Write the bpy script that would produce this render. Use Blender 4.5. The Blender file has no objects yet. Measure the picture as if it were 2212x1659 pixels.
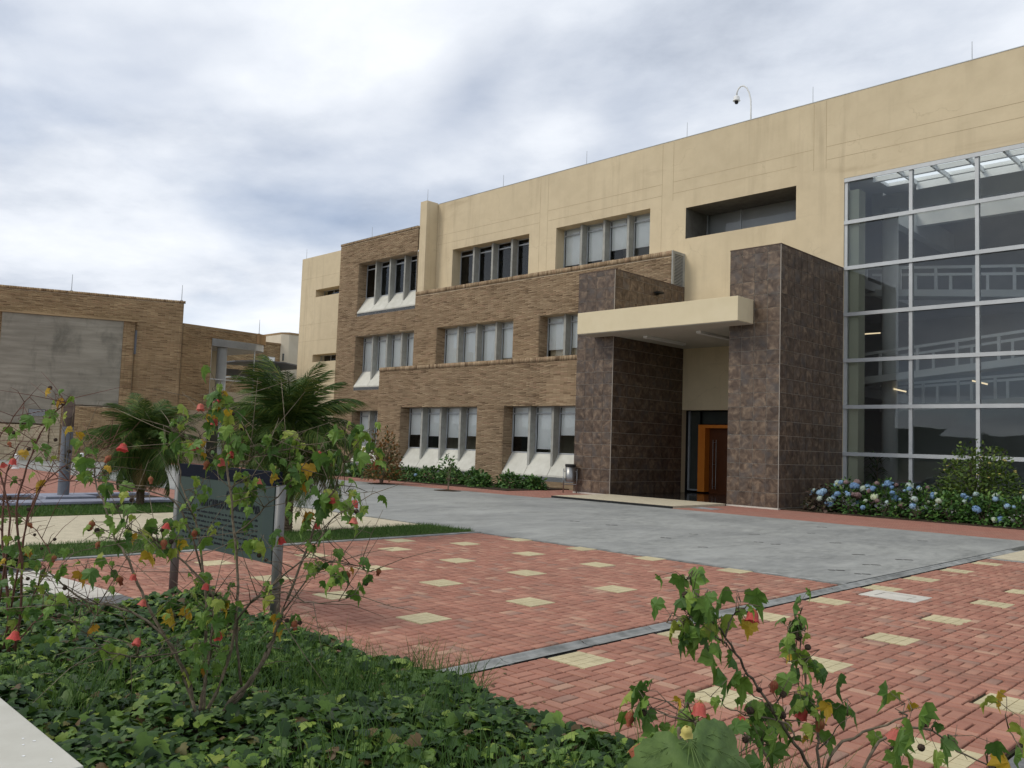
import bpy, math, random
import numpy as np
from mathutils import Matrix, Vector, Euler
from mathutils import noise as mnoise

R = math.radians
sc = bpy.context.scene
COL = sc.collection
random.seed(7)
rng = np.random.default_rng(11)

# ------------------------------------------------------------------ camera
# world: x runs along the main facade (to the right), y into the building, z up
CAM = Vector((0.0, 0.0, 1.7))
AZ, PITCH, ROLL = R(44.986), R(4.124), R(1.985)
FWD = Vector((-math.cos(AZ) * math.cos(PITCH), math.sin(AZ) * math.cos(PITCH), math.sin(PITCH)))
_r = FWD.cross(Vector((0, 0, 1))).normalized()
_u = _r.cross(FWD)
RGT = _r * math.cos(ROLL) + _u * math.sin(ROLL)
UPV = _u * math.cos(ROLL) - _r * math.sin(ROLL)
cd = bpy.data.cameras.new('camera')
cam = bpy.data.objects.new('camera', cd)
COL.objects.link(cam)
m3 = Matrix((RGT, UPV, -FWD)).transposed()
cam.matrix_world = Matrix.Translation(CAM) @ m3.to_4x4()
cd.sensor_width = 36.0
cd.lens = 36.0 * 1838.86 / 2212.0
cd.clip_start = 0.05
cd.clip_end = 3000.0
sc.camera = cam

# ------------------------------------------------------------------ sky, sun, exposure
SUN_ELEV, SUN_AZ = R(42), R(208)      # sun_rotation: clockwise from +y
world = bpy.data.worlds.new('World')
sc.world = world
world.use_nodes = True
wn = world.node_tree
wn.nodes.clear()


def wnode(t, **k):
    n = wn.nodes.new(t)
    for a, b in k.items():
        setattr(n, a, b)
    return n


def wmath(op, a, b=None):
    n = wnode('ShaderNodeMath', operation=op)
    for i, v in enumerate((a, b)):
        if v is None:
            continue
        if isinstance(v, (int, float)):
            n.inputs[i].default_value = v
        else:
            wn.links.new(v, n.inputs[i])
    return n.outputs[0]


tc = wnode('ShaderNodeTexCoord')
sep = wnode('ShaderNodeSeparateXYZ')
wn.links.new(tc.outputs['Generated'], sep.inputs[0])
zz = wmath('ADD', wmath('MAXIMUM', sep.outputs[2], 0.0), 0.16)
comb = wnode('ShaderNodeCombineXYZ')
wn.links.new(wmath('DIVIDE', sep.outputs[0], zz), comb.inputs[0])
wn.links.new(wmath('DIVIDE', sep.outputs[1], zz), comb.inputs[1])
sky = wnode('ShaderNodeTexSky', sky_type='NISHITA')
sky.sun_disc = False
sky.sun_elevation = SUN_ELEV
sky.sun_rotation = SUN_AZ
sky.altitude = 2600.0
sky.air_density = 1.0
sky.dust_density = 1.0
skys = wnode('ShaderNodeVectorMath', operation='SCALE')
wn.links.new(sky.outputs[0], skys.inputs[0])
skys.inputs['Scale'].default_value = 0.13


def wnoise(scale, detail, rough, dist, off):
    mp = wnode('ShaderNodeMapping')
    mp.inputs['Location'].default_value = off
    mp.inputs['Scale'].default_value = (1.0, 1.15, 1.0)
    mp.inputs['Rotation'].default_value = (0, 0, R(-35))
    wn.links.new(comb.outputs[0], mp.inputs['Vector'])
    n = wnode('ShaderNodeTexNoise')
    n.inputs['Scale'].default_value = scale
    n.inputs['Detail'].default_value = detail
    n.inputs['Roughness'].default_value = rough
    n.inputs['Distortion'].default_value = dist
    wn.links.new(mp.outputs[0], n.inputs['Vector'])
    return n.outputs[0]


n1 = wnoise(0.85, 8, 0.54, 0.15, (3.1, 0.4, 0))
n2 = wnoise(2.6, 7, 0.6, 0.1, (9.3, 4.4, 2))
shade = wmath('ADD', wmath('MULTIPLY', n1, 0.72), wmath('MULTIPLY', n2, 0.28))
ramp = wnode('ShaderNodeValToRGB')
els = ramp.color_ramp.elements
els[0].position, els[0].color = 0.37, (0.50, 0.555, 0.655, 1)
els[1].position, els[1].color = 0.62, (1.0, 1.035, 1.09, 1)
e = els.new(0.45); e.color = (0.70, 0.755, 0.85, 1)
e = els.new(0.53); e.color = (0.87, 0.915, 0.99, 1)
wn.links.new(shade, ramp.inputs[0])
# thin places in the cloud let the clear sky through
gap = wnode('ShaderNodeMapRange')
gap.inputs['From Min'].default_value = 0.50
gap.inputs['From Max'].default_value = 0.70
gap.inputs['To Max'].default_value = 0.5
wn.links.new(wnoise(0.9, 4, 0.5, 0.3, (1.2, 7.7, 5)), gap.inputs['Value'])
wmix = wnode('ShaderNodeMix', data_type='RGBA')
wn.links.new(gap.outputs[0], wmix.inputs[0])
wn.links.new(ramp.outputs[0], wmix.inputs[6])
wn.links.new(skys.outputs[0], wmix.inputs[7])
bg = wnode('ShaderNodeBackground')
bg.inputs['Strength'].default_value = 0.95
wn.links.new(wmix.outputs[2], bg.inputs['Color'])
wo = wnode('ShaderNodeOutputWorld')
wn.links.new(bg.outputs[0], wo.inputs[0])

sd = bpy.data.lights.new('sun', 'SUN')
sd.energy = 1.5
sd.angle = R(22)
sd.color = (1.0, 0.93, 0.82)
sun = bpy.data.objects.new('sun', sd)
COL.objects.link(sun)
sdir = Vector((math.sin(SUN_AZ) * math.cos(SUN_ELEV), math.cos(SUN_AZ) * math.cos(SUN_ELEV), math.sin(SUN_ELEV)))
sun.rotation_euler = sdir.to_track_quat('Z', 'Y').to_euler()
sun.location = (0, -20, 40)

sc.view_settings.view_transform = 'Standard'
sc.view_settings.look = 'None'
sc.view_settings.gamma = 1.0
sc.view_settings.exposure = 0.06
sc.view_settings.use_curve_mapping = False
sc.render.engine = 'CYCLES'
sc.cycles.use_denoising = True
sc.cycles.max_bounces = 6
sc.cycles.transparent_max_bounces = 12

# ------------------------------------------------------------------ helpers


def at(px, py, D):
    """point seen at photo position (2212 wide) and at depth D metres from the lens"""
    v = FWD + RGT * ((px - 1106.0) / 1838.86) - UPV * ((py - 829.5) / 1838.86)
    return CAM + v * D


def project(p):
    v = Vector(p) - CAM
    z = v.dot(FWD)
    if z <= 0.05:
        return (-1e6, -1e6, z)
    return (1106 + 1838.86 * v.dot(RGT) / z, 829.5 - 1838.86 * v.dot(UPV) / z, z)


def inframe(p, mx=40):
    x, y, z = project(p)
    return -mx < x < 2212 + mx and -mx < y < 1659 + mx


def tag(o, label=None, cat=None, group=None, kind=None):
    if label:
        o['label'] = label
    if cat:
        o['category'] = cat
    if group:
        o['group'] = group
    if kind:
        o['kind'] = kind
    return o


def setparent(o, p):
    if p is not None:
        o.parent = p
        o.matrix_parent_inverse = worldm(p).inverted()


def worldm(p):
    if p.parent is None:
        return p.matrix_basis.copy()
    return worldm(p.parent) @ p.matrix_parent_inverse @ p.matrix_basis


def empty(name, loc, label=None, cat=None, group=None):
    o = bpy.data.objects.new(name, None)
    o.location = loc
    o.empty_display_size = 0.2
    COL.objects.link(o)
    return tag(o, label, cat, group)


def inst(name, mesh, parent, mtx):
    """object sharing mesh data, placed by a world matrix"""
    o = bpy.data.objects.new(name, mesh)
    COL.objects.link(o)
    if parent is not None:
        o.parent = parent
        o.matrix_parent_inverse = worldm(parent).inverted()
    o.matrix_basis = mtx
    return o


BOXF = [(0, 3, 2, 1), (4, 5, 6, 7), (0, 1, 5, 4), (1, 2, 6, 5), (2, 3, 7, 6), (3, 0, 4, 7)]


class MB:
    def __init__(self, o=(0, 0, 0), u=(1, 0, 0), n=(0, 1, 0)):
        self.v, self.f, self.r = [], [], []
        self.o, self.u, self.n = np.array(o, float), np.array(u, float), np.array(n, float)

    def P(self, s, t, z):
        q = self.o + self.u * s + self.n * t
        return (q[0], q[1], q[2] + z)

    def add(self, vs, fs, r=0.0):
        k = len(self.v)
        self.v += [tuple(x) for x in vs]
        self.f += [tuple(i + k for i in f) for f in fs]
        self.r += [r] * len(fs)

    def box(self, s0, s1, t0, t1, z0, z1, r=0.0):
        P = self.P
        self.add([P(s0, t0, z0), P(s1, t0, z0), P(s1, t1, z0), P(s0, t1, z0),
                  P(s0, t0, z1), P(s1, t0, z1), P(s1, t1, z1), P(s0, t1, z1)], BOXF, r)
        return self

    def quad(self, a, b, c, d, r=0.0):
        self.add([a, b, c, d], [(0, 1, 2, 3)], r)
        return self

    def prism(self, poly, z0, z1, r=0.0):
        n = len(poly)
        vs = [self.P(x, y, z0) for x, y in poly] + [self.P(x, y, z1) for x, y in poly]
        fs = [tuple(range(n))[::-1], tuple(range(n, 2 * n))] + [(i, (i + 1) % n, n + (i + 1) % n, n + i) for i in range(n)]
        self.add(vs, fs, r)
        return self

    def prism_x(self, poly, x0, x1, r=0.0):
        """poly in (t,z), extruded along s"""
        n = len(poly)
        vs = [self.P(x0, y, z) for y, z in poly] + [self.P(x1, y, z) for y, z in poly]
        fs = [tuple(range(n)), tuple(range(n, 2 * n))[::-1]] + [(i, n + i, n + (i + 1) % n, (i + 1) % n) for i in range(n)]
        self.add(vs, fs, r)
        return self

    def tube(self, pts, rad, n=6, r=0.0, cap=True):
        pts = [Vector(p) for p in pts]
        if not hasattr(rad, '__len__'):
            rad = [rad] * len(pts)
        vs, fs = [], []
        up = Vector((0.31, 0.2, 0.93))
        for i, p in enumerate(pts):
            d = (pts[min(i + 1, len(pts) - 1)] - pts[max(i - 1, 0)])
            if d.length < 1e-9:
                d = Vector((0, 0, 1))
            d.normalize()
            a = d.cross(up)
            if a.length < 1e-3:
                a = d.cross(Vector((1, 0, 0)))
            a.normalize()
            b = d.cross(a)
            for k in range(n):
                w = 2 * math.pi * k / n
                vs.append(p + (a * math.cos(w) + b * math.sin(w)) * rad[i])
        for i in range(len(pts) - 1):
            for k in range(n):
                k2 = (k + 1) % n
                fs.append((i * n + k, i * n + k2, (i + 1) * n + k2, (i + 1) * n + k))
        if cap:
            fs.append(tuple(range(n))[::-1])
            fs.append(tuple((len(pts) - 1) * n + k for k in range(n)))
        self.add(vs, fs, r)
        return self

    def lathe(self, c, prof, n=16, r=0.0):
        """prof: list of (radius, z) about a vertical axis through c"""
        vs, fs = [], []
        for rr, z in prof:
            for k in range(n):
                w = 2 * math.pi * k / n
                vs.append((c[0] + rr * math.cos(w), c[1] + rr * math.sin(w), c[2] + z))
        for i in range(len(prof) - 1):
            for k in range(n):
                k2 = (k + 1) % n
                fs.append((i * n + k, i * n + k2, (i + 1) * n + k2, (i + 1) * n + k))
        fs.append(tuple(range(n))[::-1])
        fs.append(tuple((len(prof) - 1) * n + k for k in range(n)))
        self.add(vs, fs, r)
        return self

    def mesh(self, name, mat, smooth=False):
        me = bpy.data.meshes.new(name)
        me.from_pydata(self.v, [], self.f)
        if any(self.r):
            a = me.attributes.new('rnd', 'FLOAT', 'FACE')
            a.data.foreach_set('value', np.array(self.r, dtype=np.float32))
        if mat is not None:
            me.materials.append(mat)
        if smooth:
            me.polygons.foreach_set('use_smooth', [True] * len(me.polygons))
        me.update()
        return me

    def build(self, name, mat, parent=None, smooth=False, bevel=0.0):
        o = bpy.data.objects.new(name, self.mesh(name, mat, smooth))
        COL.objects.link(o)
        setparent(o, parent)
        if bevel:
            b = o.modifiers.new('bevel', 'BEVEL')
            b.width = bevel
            b.segments = 2
            b.limit_method = 'ANGLE'
        return o


def npmesh(name, V, F, rnd, mat, parent=None, smooth=False):
    """V (n,3), F (m,k) all faces with k corners, rnd (m,)"""
    me = bpy.data.meshes.new(name)
    nv, nf, k = len(V), len(F), F.shape[1]
    me.vertices.add(nv)
    me.vertices.foreach_set('co', np.asarray(V, dtype=np.float32).ravel())
    me.loops.add(nf * k)
    me.loops.foreach_set('vertex_index', np.asarray(F, dtype=np.int32).ravel())
    me.polygons.add(nf)
    me.polygons.foreach_set('loop_start', np.arange(0, nf * k, k, dtype=np.int32))
    me.polygons.foreach_set('loop_total', np.full(nf, k, dtype=np.int32))
    if smooth:
        me.polygons.foreach_set('use_smooth', np.ones(nf, dtype=bool))
    if rnd is not None:
        a = me.attributes.new('rnd', 'FLOAT', 'FACE')
        a.data.foreach_set('value', np.asarray(rnd, dtype=np.float32))
    me.materials.append(mat)
    me.update(calc_edges=True)
    o = bpy.data.objects.new(name, me)
    COL.objects.link(o)
    setparent(o, parent)
    return o


# ------------------------------------------------------------------ materials


class NT:
    def __init__(self, name):
        self.m = bpy.data.materials.new(name)
        self.m.use_nodes = True
        self.t = self.m.node_tree
        self.t.nodes.clear()
        self.out = self.n('ShaderNodeOutputMaterial')

    def n(self, t, **k):
        x = self.t.nodes.new(t)
        for a, b in k.items():
            setattr(x, a, b)
        return x

    def l(self, a, b):
        self.t.links.new(a, b)

    def math(self, op, a, b=0.0, clamp=False):
        x = self.n('ShaderNodeMath', operation=op, use_clamp=clamp)
        for i, v in enumerate((a, b)):
            if isinstance(v, (int, float)):
                x.inputs[i].default_value = v
            else:
                self.l(v, x.inputs[i])
        return x.outputs[0]

    def mix(self, f, a, b, blend='MIX'):
        x = self.n('ShaderNodeMix', data_type='RGBA', blend_type=blend)
        for s, v in ((0, f), (6, a), (7, b)):
            if isinstance(v, (int, float)):
                x.inputs[s].default_value = v
            elif isinstance(v, tuple):
                x.inputs[s].default_value = (v[0], v[1], v[2], 1)
            else:
                self.l(v, x.inputs[s])
        return x.outputs[2]

    def pos(self, scale=(1, 1, 1), jitter=None):
        g = self.n('ShaderNodeNewGeometry').outputs['Position']
        if jitter is not None:
            w = self.n('ShaderNodeVectorMath', operation='SCALE')
            cx = self.n('ShaderNodeCombineXYZ')
            for i in range(3):
                self.l(jitter, cx.inputs[i])
            self.l(cx.outputs[0], w.inputs[0])
            w.inputs['Scale'].default_value = 57.0
            ad = self.n('ShaderNodeVectorMath', operation='ADD')
            self.l(g, ad.inputs[0])
            self.l(w.outputs[0], ad.inputs[1])
            g = ad.outputs[0]
        mp = self.n('ShaderNodeMapping')
        mp.inputs['Scale'].default_value = scale
        self.l(g, mp.inputs['Vector'])
        return mp.outputs[0]

    def noise(self, scale, detail=4, rough=0.55, vec=None, dist=0.0):
        x = self.n('ShaderNodeTexNoise')
        x.inputs['Scale'].default_value = scale
        x.inputs['Detail'].default_value = detail
        x.inputs['Roughness'].default_value = rough
        x.inputs['Distortion'].default_value = dist
        self.l(vec if vec is not None else self.pos(), x.inputs['Vector'])
        return x.outputs[0]

    def rng(self, v, a, b, c=0.0, d=1.0):
        x = self.n('ShaderNodeMapRange')
        self.l(v, x.inputs['Value'])
        for k, q in (('From Min', a), ('From Max', b), ('To Min', c), ('To Max', d)):
            x.inputs[k].default_value = q
        return x.outputs[0]

    def rnd(self):
        a = self.n('ShaderNodeAttribute', attribute_name='rnd').outputs['Fac']
        b = self.n('ShaderNodeObjectInfo').outputs['Random']
        return self.math('FRACT', self.math('ADD', a, b))

    def ramp(self, v, stops, constant=False):
        x = self.n('ShaderNodeValToRGB')
        cr = x.color_ramp
        if constant:
            cr.interpolation = 'CONSTANT'
        while len(cr.elements) < len(stops):
            cr.elements.new(0.5)
        for e, (p, c) in zip(cr.elements, stops):
            e.position = p
            e.color = (c[0], c[1], c[2], 1)
        self.l(v, x.inputs[0])
        return x.outputs[0]

    def bsdf(self, color, rough=0.8, spec=0.3, metal=0.0, bump=None, bstr=0.3, bdist=0.01):
        b = self.n('ShaderNodeBsdfPrincipled')
        if isinstance(color, tuple):
            b.inputs['Base Color'].default_value = (color[0], color[1], color[2], 1)
        else:
            self.l(color, b.inputs['Base Color'])
        if isinstance(rough, (int, float)):
            b.inputs['Roughness'].default_value = rough
        else:
            self.l(rough, b.inputs['Roughness'])
        b.inputs['Specular IOR Level'].default_value = spec
        b.inputs['Metallic'].default_value = metal
        if bump is not None:
            bm = self.n('ShaderNodeBump')
            bm.inputs['Strength'].default_value = bstr
            bm.inputs['Distance'].default_value = bdist
            self.l(bump, bm.inputs['Height'])
            self.l(bm.outputs[0], b.inputs['Normal'])
        self.l(b.outputs[0], self.out.inputs[0])
        return b


def surf(name, c1, c2, scale=3.0, rough=0.85, spec=0.25, var=0.0, big=0.12, bscale=60.0, bstr=0.15, metal=0.0,
         stretch=(1, 1, 1), stain=None, pal=None, bdist=0.004):
    """weathered surface: two tones by noise, slow drift, per-piece variation, stains with a shape of their own"""
    t = NT(name)
    p = t.pos(stretch)
    n = t.noise(scale, 6, 0.6, p)
    f = t.rng(n, 0.34, 0.66)
    if pal:
        base = t.ramp(t.rnd(), pal, True)
        c = t.mix(t.math('MULTIPLY', f, 0.32), base, c2)
    else:
        c = t.mix(f, c1, c2)
    if big:
        b = t.rng(t.noise(scale * 0.13 + 0.07, 3, 0.5, t.pos()), 0.3, 0.7, 1 - big, 1 + big)
        c = t.mix(1.0, c, comb3(t, b), 'MULTIPLY')
    if var:
        v = t.rng(t.rnd(), 0, 1, 1 - var, 1 + var)
        c = t.mix(1.0, c, comb3(t, v), 'MULTIPLY')
    if stain:
        sc_, a, b2, colr, amt, st = stain
        s = t.rng(t.noise(sc_, 8, 0.65, t.pos(st), 0.4), a, b2, 0.0, amt)
        c = t.mix(s, c, colr)
    t.bsdf(c, rough, spec, metal, t.noise(bscale, 3, 0.6), bstr, bdist)
    return t.m


def comb3(t, v):
    x = t.n('ShaderNodeCombineColor')
    for i in range(3):
        t.l(v, x.inputs[i])
    return x.outputs[0]


def leafmat(name, pal, rough=0.5, trans=0.25, spec=0.35, nscale=25):
    t = NT(name)
    base = t.ramp(t.rnd(), pal)
    c = t.mix(t.rng(t.noise(nscale, 3), 0.35, 0.65, 0.0, 0.35), base, t.mix(1.0, base, (0.55, 0.6, 0.4), 'MULTIPLY'))
    b = t.bsdf(c, rough, spec)
    tr = t.n('ShaderNodeBsdfTranslucent')
    t.l(c, tr.inputs['Color'])
    mx = t.n('ShaderNodeMixShader')
    mx.inputs[0].default_value = trans
    t.l(b.outputs[0], mx.inputs[1])
    t.l(tr.outputs[0], mx.inputs[2])
    t.l(mx.outputs[0], t.out.inputs[0])
    return t.m


def glassmat(name, tint, ior=1.52, rough=0.01, refl=(0.9, 0.93, 0.95)):
    t = NT(name)
    tr = t.n('ShaderNodeBsdfTransparent')
    tr.inputs['Color'].default_value = (*tint, 1)
    gl = t.n('ShaderNodeBsdfGlossy')
    gl.inputs['Color'].default_value = (*refl, 1)
    gl.inputs['Roughness'].default_value = rough
    fr = t.n('ShaderNodeFresnel')
    fr.inputs['IOR'].default_value = ior
    bm = t.n('ShaderNodeBump')
    bm.inputs['Strength'].default_value = 0.02
    bm.inputs['Distance'].default_value = 0.05
    t.l(t.noise(0.8, 2), bm.inputs['Height'])
    t.l(bm.outputs[0], gl.inputs['Normal'])
    mx = t.n('ShaderNodeMixShader')
    t.l(fr.outputs[0], mx.inputs[0])
    t.l(tr.outputs[0], mx.inputs[1])
    t.l(gl.outputs[0], mx.inputs[2])
    t.l(mx.outputs[0], t.out.inputs[0])
    return t.m


def emitmat(name, c, s):
    t = NT(name)
    e = t.n('ShaderNodeEmission')
    e.inputs['Color'].default_value = (*c, 1)
    e.inputs['Strength'].default_value = s
    t.l(e.outputs[0], t.out.inputs[0])
    return t.m


M = {}
t = NT('cream_stucco')
_c = t.mix(t.rng(t.noise(1.6, 6, 0.6), 0.34, 0.66), (0.60, 0.50, 0.335), (0.65, 0.545, 0.37))
_c = t.mix(1.0, _c, comb3(t, t.rng(t.noise(0.25, 4, 0.5), 0.3, 0.7, 0.93, 1.06)), 'MULTIPLY')
_s = t.rng(t.noise(0.55, 8, 0.65, t.pos((0.35, 0.35, 2.2)), 0.4), 0.60, 0.78, 0.0, 0.45)
_c = t.mix(_s, _c, (0.40, 0.315, 0.20))
_s = t.math('MULTIPLY', t.rng(t.noise(2.6, 5, 0.6, t.pos((1, 1, 0.07))), 0.50, 0.72, 0.0, 0.5), t.rng(t.noise(0.35, 3, 0.5, t.pos((1, 1, 0.5))), 0.40, 0.60))
_c = t.mix(_s, _c, (0.36, 0.29, 0.19))
_v = t.n('ShaderNodeTexVoronoi', feature='DISTANCE_TO_EDGE')
_v.inputs['Scale'].default_value = 0.42
_w = t.n('ShaderNodeVectorMath', operation='ADD')
_n3 = t.n('ShaderNodeTexNoise')
_n3.inputs['Scale'].default_value = 1.4
_n3.inputs['Detail'].default_value = 6
t.l(t.pos(), _n3.inputs['Vector'])
t.l(t.pos(), _w.inputs[0])
t.l(_n3.outputs['Color'], _w.inputs[1])
t.l(_w.outputs[0], _v.inputs['Vector'])
_k = t.math('MULTIPLY', t.rng(_v.outputs['Distance'], 0.0, 0.009, 0.24, 0.0), t.rng(t.noise(0.5, 3), 0.54, 0.64))
_c = t.mix(_k, _c, (0.33, 0.26, 0.16))
t.bsdf(_c, 0.9, 0.15, 0, t.noise(140, 3, 0.6), 0.12, 0.004)
M['cream'] = t.m
M['cream_joint'] = surf('cream_joint', (0.38, 0.30, 0.19), (0.46, 0.37, 0.24), 3, 0.95, 0.1)
M['canopy'] = surf('canopy_paint', (0.68, 0.585, 0.39), (0.72, 0.625, 0.43), 1.5, 0.8, 0.2, big=0.05, bscale=140, bstr=0.06,
                   stain=(1.4, 0.62, 0.8, (0.40, 0.34, 0.22), 0.35, (1, 1, 0.3)))
BPAL = [(0.0, (0.325, 0.235, 0.145)), (0.17, (0.285, 0.205, 0.125)), (0.34, (0.365, 0.27, 0.17)), (0.5, (0.30, 0.215, 0.132)),
        (0.62, (0.41, 0.305, 0.195)), (0.73, (0.235, 0.162, 0.097)), (0.84, (0.165, 0.110, 0.066)), (0.91, (0.345, 0.235, 0.15))]
M['brick'] = surf('tan_brick', (0, 0, 0), (0.30, 0.22, 0.14), 9, 0.9, 0.15, pal=BPAL, big=0.10, bscale=90, bstr=0.2)
M['mortar'] = surf('mortar', (0.40, 0.325, 0.23), (0.46, 0.38, 0.28), 6, 0.95, 0.1, bscale=200)
BPAL2 = [(p, (c[0] * 1.12, c[1] * 1.09, c[2] * 0.98)) for p, c in BPAL]
M['brick_far'] = surf('ochre_brick', (0, 0, 0), (0.30, 0.21, 0.12), 5, 0.9, 0.15, pal=BPAL2, big=0.18, bscale=60, bstr=0.2)
M['concrete'] = surf('fin_concrete', (0.30, 0.30, 0.27), (0.38, 0.38, 0.35), 4, 0.9, 0.2, big=0.1, bscale=120, var=0.06)
M['sill'] = surf('sill_concrete', (0.56, 0.55, 0.48), (0.64, 0.63, 0.56), 3, 0.9, 0.2, big=0.08, bscale=120, var=0.05,
                 stain=(2.5, 0.58, 0.8, (0.36, 0.35, 0.30), 0.5, (1, 1, 0.4)))
M['alu'] = surf('aluminium', (0.45, 0.47, 0.48), (0.50, 0.52, 0.53), 5, 0.45, 0.5, big=0.05, metal=0.3, bstr=0.0)
M['white_alu'] = surf('pale_aluminium', (0.47, 0.49, 0.495), (0.52, 0.54, 0.545), 4, 0.4, 0.5, big=0.06, metal=0.1, bstr=0.0)
M['louver'] = surf('louver_metal', (0.34, 0.36, 0.37), (0.40, 0.42, 0.43), 6, 0.5, 0.5, metal=0.3, bstr=0.0)
M['blind'] = surf('blind_fabric', (0.88, 0.89, 0.86), (0.91, 0.92, 0.89), 2, 0.9, 0.1, big=0.03, bscale=400, bstr=0.05, var=0.05)
M['glass'] = glassmat('window_glass', (0.98, 0.99, 0.985))
M['curtain_glass'] = glassmat('curtain_glass', (0.92, 0.95, 0.94), 1.72)
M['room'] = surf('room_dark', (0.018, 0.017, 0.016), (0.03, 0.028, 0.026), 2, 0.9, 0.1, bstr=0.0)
M['room_grey'] = surf('atrium_paint', (0.72, 0.73, 0.71), (0.76, 0.77, 0.75), 1, 0.9, 0.1, bstr=0.0)
M['room_mid'] = surf('atrium_wall', (0.46, 0.46, 0.465), (0.50, 0.50, 0.505), 1, 0.9, 0.1, bstr=0.0)
M['green_wall'] = surf('inner_pale_wall', (0.70, 0.70, 0.54), (0.74, 0.74, 0.58), 1, 0.9, 0.1, bstr=0.0)
# marbled brown tiles: pattern shifted per tile
t = NT('brown_tile')
_rd = t.rnd()
_p = t.pos((1, 1, 1), _rd)
_n = t.noise(4.2, 7, 0.62, _p, 0.8)
_c = t.ramp(_n, [(0.28, (0.036, 0.022, 0.014)), (0.43, (0.080, 0.052, 0.035)), (0.54, (0.125, 0.086, 0.058)), (0.66, (0.21, 0.15, 0.10)), (0.8, (0.25, 0.21, 0.165))])
_c = t.mix(t.rng(t.noise(2.6, 4, 0.5, _p), 0.5, 0.68, 0, 0.55), _c, (0.085, 0.080, 0.078))
_c = t.mix(1.0, _c, comb3(t, t.rng(_rd, 0, 1, 0.86, 1.14)), 'MULTIPLY')
t.bsdf(_c, 0.42, 0.4, 0, t.noise(30, 4, 0.6, _p), 0.08, 0.004)
M['tile'] = t.m
M['grout'] = surf('tile_grout', (0.40, 0.37, 0.32), (0.46, 0.43, 0.37), 8, 0.95, 0.1)
M['trim'] = surf('edge_trim', (0.30, 0.27, 0.23), (0.38, 0.34, 0.29), 5, 0.6, 0.4)
M['orange'] = surf('orange_paint', (0.68, 0.20, 0.018), (0.72, 0.225, 0.022), 3, 0.5, 0.4, big=0.04, bstr=0.02)
M['dark_panel'] = surf('dark_glass_panel', (0.035, 0.042, 0.036), (0.045, 0.052, 0.046), 2, 0.12, 0.6, bstr=0.0)
M['black_floor'] = surf('black_granite', (0.012, 0.012, 0.013), (0.022, 0.021, 0.02), 30, 0.13, 0.6, bstr=0.0)
M['black'] = surf('black_paint', (0.012, 0.012, 0.012), (0.02, 0.02, 0.02), 9, 0.6, 0.3)
M['steel'] = surf('brushed_steel', (0.27, 0.27, 0.262), (0.34, 0.34, 0.33), 20, 0.38, 0.5, metal=1.0, big=0.1, bstr=0.03, stretch=(1, 1, 0.1))
M['dull_steel'] = surf('dull_steel', (0.12, 0.12, 0.115), (0.18, 0.18, 0.172), 20, 0.5, 0.4, metal=0.2, big=0.1, bstr=0.03, stretch=(1, 1, 0.1))
M['white'] = surf('white_paint', (0.72, 0.73, 0.72), (0.78, 0.79, 0.78), 3, 0.5, 0.4, bstr=0.02)
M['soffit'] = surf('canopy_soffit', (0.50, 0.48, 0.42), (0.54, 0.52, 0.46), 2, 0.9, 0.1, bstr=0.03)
# plaza concrete
t = NT('plaza_concrete')
_a = t.rng(t.noise(1.1, 9, 0.68, t.pos((1.0, 0.45, 1)), 0.5), 0.32, 0.68)
_c = t.mix(_a, (0.165, 0.17, 0.158), (0.335, 0.34, 0.318))
_b = t.rng(t.noise(9.0, 8, 0.7, t.pos((1.0, 0.35, 1)), 0.6), 0.38, 0.66)
_c = t.mix(t.math('MULTIPLY', _b, 0.55), _c, (0.45, 0.45, 0.415))
_d = t.rng(t.noise(0.33, 5, 0.6, t.pos()), 0.42, 0.66, 0.0, 0.42)
_c = t.mix(_d, _c, (0.155, 0.16, 0.162))
t.bsdf(_c, t.rng(_b, 0, 1, 0.62, 0.85), 0.35, 0, t.noise(26, 8, 0.75, t.pos((1, 0.5, 1))), 0.7, 0.012)
M['plaza'] = t.m
PPAL = [(0.0, (0.335, 0.150, 0.105)), (0.2, (0.305, 0.132, 0.091)), (0.4, (0.362, 0.170, 0.118)), (0.56, (0.325, 0.148, 0.103)), (0.70, (0.385, 0.193, 0.134)),
        (0.84, (0.28, 0.126, 0.088)), (0.92, (0.28, 0.165, 0.125)), (0.97, (0.43, 0.26, 0.18))]
M['paver'] = surf('red_paver', (0, 0, 0), (0.40, 0.225, 0.16), 14, 0.85, 0.25, pal=PPAL, big=0.12, bscale=110, bstr=0.25,
                  stain=(0.8, 0.55, 0.75, (0.25, 0.175, 0.13), 0.6, (1, 1, 1)))
t = NT('red_paving_far')
_bt = t.n('ShaderNodeTexBrick')
_bt.inputs['Scale'].default_value = 1.0
_bt.inputs['Brick Width'].default_value = 0.2
_bt.inputs['Row Height'].default_value = 0.1
_bt.inputs['Mortar Size'].default_value = 0.005
_bt.inputs['Color1'].default_value = (0.34, 0.145, 0.105, 1)
_bt.inputs['Color2'].default_value = (0.40, 0.195, 0.145, 1)
_bt.inputs['Mortar'].default_value = (0.12, 0.085, 0.06, 1)
t.l(t.pos(), _bt.inputs['Vector'])
_c = t.mix(t.rng(t.noise(0.7, 6, 0.6), 0.4, 0.7, 0, 0.5), _bt.outputs[0], (0.28, 0.16, 0.12))
t.bsdf(_c, 0.88, 0.2, 0, t.noise(60), 0.2, 0.005)
M['paver_far'] = t.m
M['bed'] = surf('joint_sand', (0.028, 0.022, 0.014), (0.055, 0.043, 0.028), 20, 0.95, 0.1, stain=(1.8, 0.5, 0.7, (0.05, 0.07, 0.025), 0.7, (1, 1, 1)))
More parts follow.
